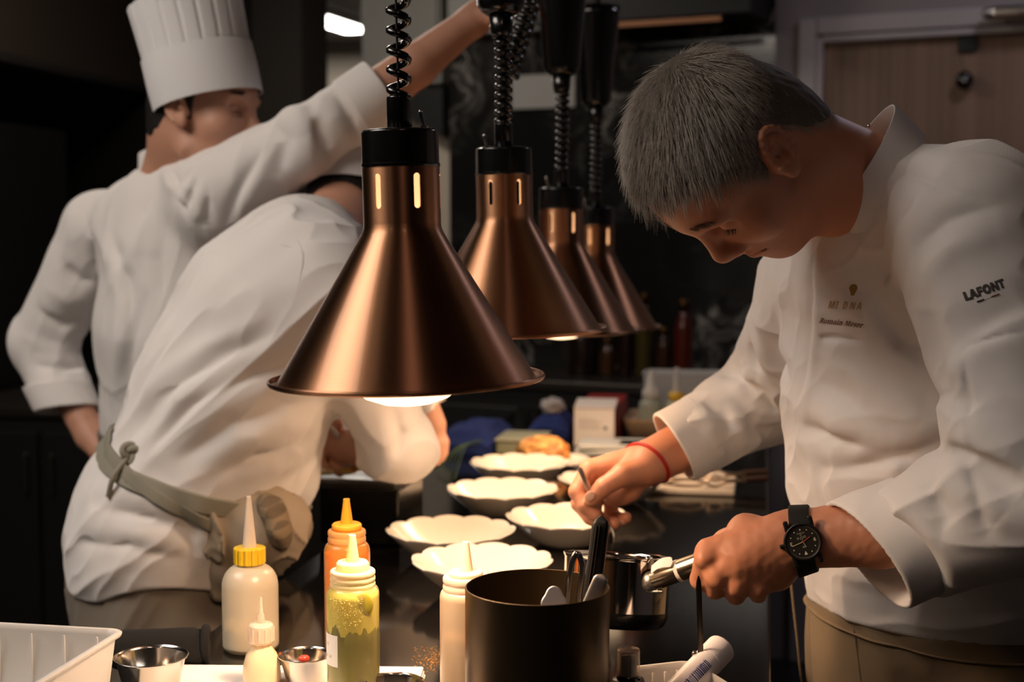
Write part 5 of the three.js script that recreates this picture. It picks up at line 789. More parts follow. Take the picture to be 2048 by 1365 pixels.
  // stitching and seams
  const sm = [seam(jk, 0.0007, 0.0003, 1862, 368, 1818, 420, 1786, 490, 1772, 570, 1778, 625, 1815, 680, 1834, 698), seam(jk, 0.0006, 0.0003, 1772, 332, 1820, 352, 1880, 375), seam(jk, 0.0006, 0.0003, 1756, 342, 1772, 400, 1782, 450), seam(jk, 0.0006, 0.0003, 1646, 690, 1690, 706, 1728, 708, 1735, 684), seam(jk, 0.0006, 0.0003, 1926, 694, 1980, 680, 2046, 664), seam(jk, 0.0006, 0.0003, 1930, 692, 1936, 780, 1948, 888), seam(jk, 0.0005, 0.0003, 1933, 712, 1985, 698, 2046, 684)].filter(Boolean);
  put('stitching', merge(sm), M.stitch, jacket);
  jacket.children.forEach((c) => c.position.sub(V(0, 0, 0)));
  // embroidery
  const print = (w, h, draw) => { const cv = document.createElement('canvas'); cv.width = w; cv.height = h; draw(cv.getContext('2d')); const t = new THREE.CanvasTexture(cv); t.colorSpace = THREE.SRGBColorSpace; return std({ map: t, transparent: true, alphaTest: 0.4, roughness: 0.8 }); };
  {
    const c = hit(jk, 1971, 588), ux = camVec(0.945, 0.325, -0.05).normalize(), n = camVec(-0.1, 0.05, 1), uy = n.clone().cross(ux).normalize(), m = print(512, 256, (x) => { x.clearRect(0, 0, 512, 256); x.font = 'bold 128px sans-serif'; x.lineWidth = 9; x.strokeStyle = '#26231f'; x.fillStyle = '#5a554f'; x.textAlign = 'center'; x.save(); x.scale(0.82, 1); x.fillText('LAFONT', 312, 128); x.strokeText('LAFONT', 312, 128); x.restore(); x.fillStyle = '#111217'; x.fillRect(150, 172, 72, 16); x.fillStyle = '#e9e4de'; x.fillRect(222, 172, 72, 9); x.fillStyle = '#5c1515'; x.fillRect(294, 172, 82, 14); });
    put('sleeve_print', patch(jk, c, ux, uy, 0.0445, 0.0225, 0.0008, 30, 14), m, root).userData.label = 'grey sleeve lettering with a small tricolour bar';
    const c2 = hit(jk, 1686, 615), u2 = camVec(0.985, -0.10, 0.12).normalize(), y2 = camVec(0.1, 0.0, 1).cross(u2).normalize();
    const m2 = print(256, 320, (x) => { x.clearRect(0, 0, 256, 320); x.fillStyle = '#8a6a34'; x.beginPath(); x.ellipse(168, 42, 22, 24, 0, 0, 7); x.fill(); x.beginPath(); x.moveTo(150, 52); x.lineTo(162, 88); x.lineTo(178, 84); x.lineTo(188, 50); x.fill(); x.fillStyle = '#b89a70'; x.font = 'bold 66px sans-serif'; ['M', 'I', 'D', 'N', 'A'].forEach((l, i) => { x.save(); x.translate(40 + i * 40, 172); x.transform(0.62, 0, -0.12, 1, 0, 0); x.fillText(l, 0, 0); x.restore(); }); x.fillStyle = '#6e3e14'; x.font = 'italic bold 46px serif'; x.save(); x.translate(6, 262); x.rotate(0.07); x.scale(0.80, 1); x.font = 'italic bold 42px serif'; x.fillText('Romain Meser', 0, 0); x.restore(); });
    put('chest_embroidery', patch(jk, c2, u2, y2, 0.044, 0.055, 0.0008, 20, 24), m2, root).userData.label = 'gold embroidered emblem and script on the chest';
  }
  // apron and trousers
  {
    const sk = trunk([[P(1892, 1330, 1.64), 0.178, 0.140], [P(1880, 1190, 1.64), 0.174, 0.142]], right), skirt = trunk([[P(1892, 1330, 1.64), 0.178, 0.140], [P(1892, 1330, 1.64).setY(0.42), 0.185, 0.155]], right), top = halfspace(V(0, Hh(1206, 1.62), 0), V(0, 1, 0)), bot = halfspace(V(0, 0.42, 0), V(0, -1, 0));
    const rawA = blend(0.03, sk, skirt), fa = creases([...crease(rawA, 0.014, -0.006, 1720, 1240, 1760, 1300, 1800, 1362), ...crease(rawA, 0.012, 0.006, 1750, 1240, 1800, 1290, 1860, 1340), ...crease(rawA, 0.016, -0.006, 1800, 1260, 1900, 1310, 1990, 1362)]);
    const ap = (x, y, z) => { let d = rawA(x, y, z) + 0.004 * noise(x * 16, y * 5, z * 16); if (d < 0.05) d += fa(x, y, z); return smax(smax(d, top(x, y, z), 0.004), bot(x, y, z), 0.004); };
    [lo, hi] = around([P(1885, 1190, 1.62), P(1892, 1330, 1.62).setY(0.42)], 0.22); const apr = put('apron', sdfGeo(ap, lo, hi, 0.007), M.apronTan, root); apr.userData.label = 'brown waist apron';
    const wb = band(ap, P(1882, 1212, 1.64), V(0.03, 1, 0), 0.035, 0.004, 0.0, 72, V(0, 0, 1)); put('waistband', wb, M.apronTan, root);
    const tie = [P(1572, 1060, 1.70), P(1583, 1180, 1.69), P(1593, 1270, 1.68), P(1606, 1400, 1.67)]; put('apron_tie', tube(tie, 0.0016, 24, 6), M.apronTan, root);
    const pk = seam(ap, 0.0016, 0.0006, 1700, 1222, 1708, 1260, 1716, 1310, 1722, 1360); if (pk) put('pocket_edge', pk, M.apronTan, root);
    const tr = blend(0.03, ...[0.095, -0.095].map((s) => cap(hipC.clone().addScaledVector(right, s), hipC.clone().addScaledVector(right, s).setY(0.07), 0.072, 0.062))); [lo, hi] = around([hipC, hipC.clone().setY(0.05)], 0.22); put('trousers', sdfGeo((x, y, z) => smax(tr(x, y, z), 0.04 - y, 0.004), lo, hi, 0.014), M.trousers, root);
    const fw = V(-0.88, 0, 0.45); for (const s of [0.095, -0.095]) { const g = new THREE.CapsuleGeometry(0.048, 0.17, 8, 20).rotateX(Math.PI / 2).scale(1, 0.95, 1); const p = g.attributes.position; for (let i = 0; i < p.count; i++) if (p.getY(i) < -0.03) p.setY(i, -0.045); g.computeVertexNormals(); g.rotateY(Math.atan2(fw.x, fw.z)); const c = hipC.clone().addScaledVector(right, s).addScaledVector(fw, 0.06).setY(0.047); put('shoe', g.translate(c.x, c.y, c.z), M.shoe, root); }
  }
  // watch
  {
    const axis = P(1760, 1062, 1.435).sub(W1).normalize(), wc = P(1608, 1080, 1.455), w = new THREE.Group(); w.name = 'wristwatch'; root.add(w); w.userData.label = 'black field watch with a dark dial';
    const sub = (n, g, m) => { g.translate(-base.x, -base.y, -base.z); return mesh(n, g, m, w); };
    sub('strap', band(fistL, wc, axis, 0.0205, 0.003, 0.0004, 72), phys({ color: 0x0d0c0b, roughness: 0.75 }));
    const n = camVec(-0.20, 0.10, 0.97).normalize(), c = hit(fistL, 1606, 1084).addScaledVector(n, 0.0045), d12 = camVec(0.26, -0.965, 0).normalize(), y = d12.addScaledVector(n, -d12.dot(n)).normalize(), x = y.clone().cross(n).normalize(), mx = new THREE.Matrix4().makeBasis(x, y, n).setPosition(c);
    const place = (g) => g.applyMatrix4(mx); const Rc = 0.0198;
    const cg = [lathe([[0, -0.0045], [Rc * 0.9, -0.0045], [Rc, -0.003], [Rc, 0.0022], [Rc * 0.95, 0.0036], [Rc * 0.86, 0.0036], [Rc * 0.85, 0.0022], [0, 0.0022]], 72).rotateX(Math.PI / 2)]; for (const sx of [-1, 1]) for (const sy of [-1, 1]) cg.push(new RoundedBoxGeometry(0.005, 0.012, 0.0065, 2, 0.0018).translate(sx * 0.0128, sy * 0.0185, -0.0012)); cg.push(new THREE.CylinderGeometry(0.0022, 0.0022, 0.005, 14).rotateZ(Math.PI / 2).translate(0.0215, 0, 0));
    sub('case', place(merge(cg)), phys({ color: 0x090909, roughness: 0.4 }));
    const cv = document.createElement('canvas'); cv.width = cv.height = 512; const t = cv.getContext('2d'); t.fillStyle = '#1a140f'; t.fillRect(0, 0, 512, 512); t.strokeStyle = '#6d6a5c'; t.lineWidth = 7; t.beginPath(); t.arc(256, 256, 246, 0, 7); t.stroke(); t.fillStyle = '#d6d2b4'; t.beginPath(); t.moveTo(256, 112); t.lineTo(228, 52); t.lineTo(284, 52); t.fill();
    t.font = 'bold 74px sans-serif'; t.textAlign = 'center'; t.textBaseline = 'middle'; t.fillText('3', 440, 258); t.fillText('9', 72, 258); for (let i = 1; i < 12; i++) { if (i % 3 === 0 && i !== 6) continue; const a = i / 12 * Math.PI * 2; t.beginPath(); t.arc(256 + Math.sin(a) * 196, 256 - Math.cos(a) * 196, 10, 0, 7); t.fill(); } t.fillRect(250, 432, 12, 30); t.font = '30px sans-serif'; t.fillText('TRIBI', 246, 176); t.font = '22px sans-serif'; t.fillText('AUTOMATIC', 260, 396); t.fillText('200', 262, 368); t.lineWidth = 5; t.strokeStyle = '#c9c5ad'; for (const [a, b, r] of [[262, 318, 20], [318, 322, 14], [212, 330, 14]]) { t.beginPath(); t.arc(a, b, r, 0, 7); t.stroke(); }
    const tx = new THREE.CanvasTexture(cv); tx.colorSpace = THREE.SRGBColorSpace; sub('dial', place(new THREE.CircleGeometry(Rc * 0.85, 64).translate(0, 0, 0.0024)), std({ map: tx, roughness: 0.5 }));
    const hand = (ang, len, wd, z) => place(box(wd, len, 0.0003).translate(0, len / 2 - 0.0015, z).rotateZ(-ang)); sub('hour_hand', hand(1.9 * Math.PI, 0.0075, 0.0011, 0.0028), std({ color: 0x8a8778, roughness: 0.4 })); sub('minute_hand', hand(0.44 * Math.PI, 0.0135, 0.0008, 0.003), std({ color: 0xb9b08a, roughness: 0.4 })); sub('second_hand', hand(1.36 * Math.PI, 0.0105, 0.0006, 0.0032), std({ color: 0xc0552a, roughness: 0.4 }));
    // bracelet
    const ax2 = P(1520, 815, 1.96).sub(W2).normalize(), br = band(pinchR, P(1297, 927, 1.855), ax2.clone().add(V(-0.1, 0.25, 0)).normalize(), 0.0042, 0.0026, 0.0004, 72); put('bracelet', br, M.red, root).userData.label = 'thin red cord bracelet';
  }
  // the spoon in the hand
  const sp = thing('tasting_spoon', 'thin steel spoon held between the fingers over the bowls', 'spoon', P(1180, 985, 1.822)); const S = (px, py, d) => P(px, py, d).sub(sp.position);
  mesh('handle', strip([S(1205, 1050, 1.845), S(1180, 985, 1.826), S(1158, 934, 1.815)], 0.0075, 0.004), M.steelDull, sp); mesh('bowl', new THREE.SphereGeometry(0.014, 20, 12).scale(0.75, 1.3, 0.3).translate(...S(1216, 1078, 1.855).toArray()), M.steel, sp);
}
// ---------- paper toque ----------
function toque(root, o, axis, fwd, r0, h1, h2, mat) {
  const g = new THREE.Group(); g.name = 'paper_toque'; root.add(g); g.userData.label = 'tall white pleated paper toque'; const y = axis.clone().normalize(), z = fwd.clone().addScaledVector(y, -fwd.dot(y)).normalize(), m = new THREE.Matrix4().makeBasis(y.clone().cross(z), y, z).setPosition(o);
  const sub = (n, q, mm) => { q.applyMatrix4(m); q.translate(-root.position.x, -root.position.y, -root.position.z); return mesh(n, q, mm, g); };
  sub('band', lathe([[r0 - 0.002, 0], [r0, 0], [r0 + 0.0015, h1 * 0.5], [r0 + 0.001, h1], [r0 - 0.001, h1], [r0 - 0.002, 0]], 72), mat);
  const n = 240, rings = []; for (const [y0, off, k] of [[h1 - 0.004, -0.0025, 0.3], [h1 + h2 * 0.3, -0.001, 1], [h1 + h2 * 0.7, 0.001, 1], [h1 + h2, 0.003, 1.1], [h1 + h2, 0.0015, 1.1], [h1, -0.004, 0.3]]) { const R = []; for (let i = 0; i < n; i++) { const a = i / n * Math.PI * 2, s = ((i / 12) % 1), w = s < 0.2 ? -Math.sin(s / 0.2 * Math.PI) : 0.15; R.push(V(Math.cos(a) * (r0 + off + w * 0.0028 * k), y0, -Math.sin(a) * (r0 + off + w * 0.0028 * k))); } rings.push(R); }
  sub('pleats', skin(rings, false), mat); sub('crown', new THREE.CircleGeometry(r0 * 0.99, 48).rotateX(-Math.PI / 2).translate(0, h1 + h2 * 0.85, 0), mat); return g;
}
function simpleLegs(root, hip, right, fw, mat, spread = 0.095) {
  const tr = blend(0.03, ...[spread, -spread].map((s) => cap(hip.clone().addScaledVector(right, s), hip.clone().addScaledVector(right, s).setY(0.07), 0.070, 0.062))), [lo, hi] = around([hip, hip.clone().setY(0.05)], 0.23); put('trousers', sdfGeo((x, y, z) => smax(tr(x, y, z) + 0.004 * noise(x * 12, y * 9, z * 12), 0.04 - y, 0.004), lo, hi, 0.014), mat, root);
  for (const s of [spread, -spread]) { const g = new THREE.CapsuleGeometry(0.048, 0.17, 8, 20).rotateX(Math.PI / 2).scale(1, 0.95, 1), p = g.attributes.position; for (let i = 0; i < p.count; i++) if (p.getY(i) < -0.03) p.setY(i, -0.045); g.computeVertexNormals(); g.rotateY(Math.atan2(fw.x, fw.z)); const c = hip.clone().addScaledVector(right, s).addScaledVector(fw, 0.06).setY(0.047); put('shoe', g.translate(c.x, c.y, c.z), M.shoe, root); }
}
const w3 = pull(camVec(0.3, 0.95, 0), 0.0052, 8, 0.25, 11.1), w2 = pull(camVec(0.75, 0.64, 0), 0.0062, 9, 0.2, 23.7);
// ---------- the standing chef who reaches up ----------
{
  const hip = P(350, 1040, 2.62), base = hip.clone().setY(0), root = thing('person', 'standing chef in a tall white paper toque reaching up to the right, hand on hip', 'person', base);
  const right = V(0.66, 0, 0.75).normalize(), fw = V(0.75, 0, -0.66).normalize();
  const fr = frame(P(404, 240, 2.47), camVec(0.94, 0.0, 0.34), camVec(-0.06, 1, 0.02), 1.0), hd = toLocal(fr, headLocal), neckB = P(345, 370, 2.54), neck = cap(fromLocal(fr, -0.025, -0.02, 0), neckB, 0.056, 0.064);
  const hn = (x, y, z) => smin(hd(x, y, z), neck(x, y, z), 0.03);
  let [lo, hi] = around([fromLocal(fr, 0.01, 0.02, 0), neckB], 0.13); const gH = sdfGeo(hn, lo, hi, 0.0035);
  // arms: the raised right one and the left with the hand on the hip
  const el = P(604, 286, 2.335), wr = P(945, 42, 2.40), fore = blend(0.01, cap(el, P(740, 200, 2.35), 0.034, 0.038), cap(P(740, 200, 2.35), P(830, 132, 2.37), 0.042, 0.036), cap(P(830, 132, 2.37), wr, 0.036, 0.026));
  const J = (px, py, d, r) => [P(px, py, d), r], palm = blend(0.012, cap(wr, P(985, 0, 2.41), 0.026, 0.024), cap(P(955, 40, 2.40), P(1000, 18, 2.41), 0.022, 0.018)), fing = [0, 1, 2, 3].map((i) => chain(J(985 + i * 5, 4 + i * 8, 2.395 + i * 0.012, 0.012), J(1010 + i * 4, -18 + i * 8, 2.40 + i * 0.012, 0.0105), J(1030, -8 + i * 8, 2.41 + i * 0.012, 0.0095), J(1026, 8 + i * 7, 2.415 + i * 0.012, 0.0085))), thumb = chain(J(965, 30, 2.385, 0.015), J(990, 36, 2.375, 0.012), J(1012, 26, 2.378, 0.010));
  const handF = (x, y, z) => { let d = smin(fore(x, y, z), palm(x, y, z), 0.012); if (d > 0.09) return d; for (const f of [...fing, thumb]) d = smin(d, f(x, y, z), 0.006); return d; };
  [lo, hi] = around([el, P(1030, -20, 2.42), wr], 0.06); const gA = sdfGeo(handF, lo, hi, 0.0035);
  const e2 = P(86, 685, 2.74), w2 = P(182, 872, 2.66), f2 = blend(0.012, cap(e2, w2, 0.042, 0.029), cap(w2, P(205, 905, 2.63), 0.027, 0.023), cap(P(190, 880, 2.66), P(225, 925, 2.60), 0.022, 0.016)), fg2 = [0, 1, 2, 3].map((i) => chain(J(212 + i * 3, 905 + i * 9, 2.625 - i * 0.004, 0.0115), J(236 + i * 2, 925 + i * 9, 2.595, 0.010), J(250, 948 + i * 7, 2.585, 0.009)));
  const h2 = (x, y, z) => { let d = f2(x, y, z); for (const f of fg2) d = smin(d, f(x, y, z), 0.006); return d; }; [lo, hi] = around([e2, P(245, 950, 2.6)], 0.055); const gB = sdfGeo(h2, lo, hi, 0.0045);
  const core = blend(0.05, trunk([[hip, 0.14, 0.1], [P(340, 700, 2.56), 0.14, 0.095], [P(335, 470, 2.55), 0.14, 0.08]], right), cap(P(335, 440, 2.55), neckB, 0.06), cap(P(445, 400, 2.42), el, 0.035), cap(P(190, 470, 2.68), e2, 0.045), ...[0.06, -0.06].map((s) => cap(hip.clone().addScaledVector(right, s), hip.clone().addScaledVector(right, s).setY(0.08), 0.05, 0.04)));
  [lo, hi] = around([P(60, 700, 2.75), P(620, 300, 2.33), base.clone().setY(0.05)], 0.14); put('body', joined(gH, gA, gB, sdfGeo(core, lo, hi, 0.016), earGeo(fr, 1), earGeo(fr, -1)), M.skinPale, root).userData.label = 'skin of face, raised bare forearm and hand on hip';
  const tab = [[-0.13, -0.045], [-0.07, -0.045], [-0.04, -0.02], [-0.02, 0.02], [-0.004, 0.03], [0.008, -0.005], [0.022, -0.01], [0.034, 0.03], [0.06, 0.062], [0.13, 0.07]], hc = toLocal(fr, (x, y, z) => smax(headLocal(x, y, z) - 0.004 - 0.001 * noise(x * 120, y * 60, z * 120), (curve1(tab, x) - y) * 0.8, 0.006)); [lo, hi] = around([fromLocal(fr, 0, 0.04, 0)], 0.13); put('hair', sdfGeo(hc, lo, hi, 0.0038), M.darkHair, root);
  for (const s of [-1, 1]) { const l = []; for (let i = 0; i < 200; i++) { const t = rnd(), z = s * (0.010 + 0.034 * t); l.push({ p: fromLocal(fr, 0.0995 - 0.011 * t * t, 0.036 + rr(-0.003, 0.004), z), d: fr.r.clone().multiplyScalar(s).addScaledVector(fr.f, 0.35).normalize(), side: fr.u.clone(), len: 0.009, w: 0.0005, bend: fr.f.clone().multiplyScalar(-0.4) }); } put('eyebrow', strands(l), M.darkHair, root); }
  { seed = 31; const hy = (x, y, z) => x > 0.004 && y < -0.012 - 0.45 * Math.max(0, x - 0.03) - 0.25 * Math.max(0, 0.02 - x) && y > -0.125 && !(x > 0.085 && y > -0.05); const bs = strandHair(fr, 3800, (x, y, z) => hy(x, y, z) && rnd() < clamp((-0.012 - y) / 0.02, 0.25, 1), [0.0, 0.12, 0], () => 0.0045, () => 0.35, 0.00045, 0.02, headLocal); const b = put('beard', bs, M.darkHair, root); b.userData.label = 'short dark stubble beard'; b.userData.kind = 'stuff'; for (const s of [-1, 1]) { const l = []; for (let i = 0; i < 60; i++) { const t = rnd(); l.push({ p: fromLocal(fr, 0.0893 - 0.004 * t, 0.0045, s * (0.022 + 0.021 * t)), d: fr.f.clone().addScaledVector(fr.u, -0.3).normalize(), side: fr.r.clone(), len: 0.008, w: 0.0006, bend: fr.u.clone().multiplyScalar(0.2) }); } put('eyelashes', strands(l), M.darkHair, root); } }
  toque(root, P(417, 205, 2.455), camVec(-0.225, 0.974, 0.02), camVec(1, 0.1, 0), 0.0955, 0.088, 0.092, M.hat);
  // jacket
  const torso = trunk([[P(352, 1000, 2.62), 0.165, 0.125], [P(350, 840, 2.59), 0.16, 0.12], [P(345, 660, 2.56), 0.17, 0.125], [P(340, 500, 2.55), 0.165, 0.11]], right), shR = P(440, 395, 2.43), shL = P(205, 455, 2.66);
  const cutR = halfspace(P(766, 184, 2.352), P(766, 184, 2.352).sub(P(650, 262, 2.335)).normalize()), cutL = halfspace(P(138, 818, 2.69), camVec(0.12, -0.98, 0.15));
  const pcs = { t: torso, a: cap(P(330, 400, 2.53), shR, 0.062, 0.078), b: cap(P(330, 410, 2.55), shL, 0.06, 0.066), c: cap(shR, el, 0.078, 0.056), d: cap(el, P(795, 156, 2.36), 0.054, 0.048), e: cap(shL, e2, 0.068, 0.062), f: cap(e2, P(150, 850, 2.68), 0.062, 0.050) };
  const raw = (x, y, z) => { let d = pcs.t(x, y, z); d = smin(d, pcs.a(x, y, z), 0.05); d = smin(d, pcs.b(x, y, z), 0.05); d = smin(d, pcs.c(x, y, z), 0.04); d = smin(d, smax(pcs.d(x, y, z), cutR(x, y, z) + 0.03, 0.005), 0.02); d = smin(d, pcs.e(x, y, z), 0.02); return smin(d, smax(pcs.f(x, y, z), cutL(x, y, z) + 0.025, 0.005), 0.015); };
  const C = (w, a, ...xy) => crease(raw, w, a, ...xy);
  const fo = creases([...C(0.012, -0.012, 330, 330, 345, 372, 372, 375), ...C(0.010, 0.012, 345, 345, 358, 375, 390, 330), ...C(0.010, 0.010, 355, 400, 375, 420, 395, 360), ...C(0.011, -0.010, 370, 410, 395, 430, 405, 375), ...C(0.010, 0.010, 395, 430, 415, 440, 418, 390), ...C(0.012, 0.011, 455, 440, 480, 380, 520, 310), ...C(0.012, -0.009, 480, 430, 510, 370, 545, 300), ...C(0.014, 0.012, 545, 250, 570, 280, 560, 340), ...C(0.014, -0.014, 565, 225, 600, 230, 620, 270), ...C(0.012, 0.013, 625, 235, 640, 270, 660, 300), ...C(0.013, -0.012, 640, 210, 665, 240, 690, 280), ...C(0.010, 0.010, 670, 190, 700, 230, 715, 275), ...C(0.012, -0.010, 690, 330, 710, 290, 740, 260),
    ...C(0.016, -0.009, 195, 470, 230, 530, 250, 640), ...C(0.018, 0.009, 225, 470, 260, 560, 265, 680), ...C(0.020, -0.008, 260, 560, 240, 680, 230, 800), ...C(0.016, 0.009, 290, 600, 262, 720, 245, 830), ...C(0.014, -0.008, 300, 430, 260, 520, 215, 590), ...C(0.016, 0.007, 330, 440, 320, 520, 330, 600), ...C(0.014, 0.010, 130, 530, 160, 560, 185, 560), ...C(0.014, -0.009, 100, 580, 140, 600, 180, 590), ...C(0.012, 0.010, 80, 620, 120, 650, 165, 640), ...C(0.013, -0.009, 60, 680, 110, 700, 160, 690), ...C(0.012, 0.010, 70, 730, 120, 740, 170, 740), ...C(0.012, -0.008, 80, 770, 130, 775, 180, 770), ...C(0.008, 0.008, 178, 440, 186, 480, 190, 540)]);
  const hem = halfspace(P(230, 955, 2.6), V(0.1, -1, 0)), nh = cap(P(345, 360, 2.54), P(372, 270, 2.49), 0.060, 0.062), hr = cap(P(690, 245, 2.34), P(830, 105, 2.37), 0.052, 0.047), hl = cap(P(125, 770, 2.70), P(165, 900, 2.67), 0.052, 0.044);
  const jk = (x, y, z) => { let d = raw(x, y, z); if (Math.abs(d) < 0.06) d += 1.3 * fo(x, y, z) + w3(x, y, z); d = smax(d, -nh(x, y, z), 0.006); return smax(d, hem(x, y, z), 0.006); };
  [lo, hi] = around([P(60, 700, 2.75), P(770, 160, 2.35), P(350, 1000, 2.62), P(300, 400, 2.55)], 0.15); const jacket = put('jacket', sdfGeo(jk, lo, hi, 0.0045), M.jacket, root); jacket.userData.label = 'white chef jacket with the right sleeve stretched out';
  const cu = (base_, cut, hol, w) => (x, y, z) => { let d = base_(x, y, z); d = smax(d, cut(x, y, z) - 0.002, 0.003); d = smax(d, -(cut(x, y, z) + w), 0.003); return smax(d, -hol(x, y, z), 0.002); };
  const c1 = cu(cap(P(660, 256, 2.335), P(795, 160, 2.36), 0.060, 0.057), cutR, cap(P(660, 256, 2.335), P(795, 160, 2.36), 0.053, 0.050), 0.062); [lo, hi] = around([P(740, 202, 2.35)], 0.1); put('cuff', sdfGeo(c1, lo, hi, 0.0036), M.jacket, root).userData.label = 'turned-back cuff of the raised sleeve';
  const c2 = cu(cap(P(105, 750, 2.71), P(150, 850, 2.68), 0.062, 0.058), cutL, cap(P(105, 750, 2.71), P(150, 850, 2.68), 0.054, 0.050), 0.05); [lo, hi] = around([P(132, 800, 2.69)], 0.1); put('cuff', sdfGeo(c2, lo, hi, 0.0036), M.jacket, root).userData.label = 'turned-back cuff at the hip';
  const sm = [seam(jk, 0.0012, 0.0004, 190, 410, 182, 440, 186, 490, 190, 530), seam(jk, 0.001, 0.0004, 355, 420, 395, 440, 440, 450, 480, 440)].filter(Boolean); if (sm.length) put('stitching', merge(sm), M.stitch, root);
  { // stand collar
    const up = camVec(-0.10, 0.97, -0.1).normalize(), s1 = V(1, 0, 0).addScaledVector(up, -up.x).normalize(), s2 = up.clone().cross(s1), rings = [[0, 0.068], [0.02, 0.066], [0.04, 0.0645], [0.0405, 0.062], [0.02, 0.0625], [0, 0.064]].map(([h, r]) => { const q = []; for (let i = 0; i < 60; i++) { const a = i / 60 * Math.PI * 2; q.push(P(353, 350, 2.535).addScaledVector(up, h).addScaledVector(s1, Math.cos(a) * r).addScaledVector(s2, Math.sin(a) * r * 0.92)); } return q; }); put('collar', skin(rings, false), M.jacket, root);
  }
  const ak = trunk([[P(352, 985, 2.62), 0.168, 0.13], [P(352, 985, 2.62).setY(0.4), 0.175, 0.14]], right); [lo, hi] = around([P(352, 960, 2.62), P(352, 985, 2.62).setY(0.4)], 0.22); put('apron', sdfGeo((x, y, z) => smax(smax(ak(x, y, z) + 0.005 * noise(x * 14, y * 5, z * 14), y - Hh(940, 2.62), 0.004), 0.4 - y, 0.004), lo, hi, 0.011), M.apronDark, root);
  put('apron_tie', band(jk, P(350, 880, 2.60), V(0.05, 1, 0), 0.022, 0.005, 0.001, 64, V(0, 0, 1)), M.apronGrey, root);
  simpleLegs(root, hip, right, fw, M.trousers);
}
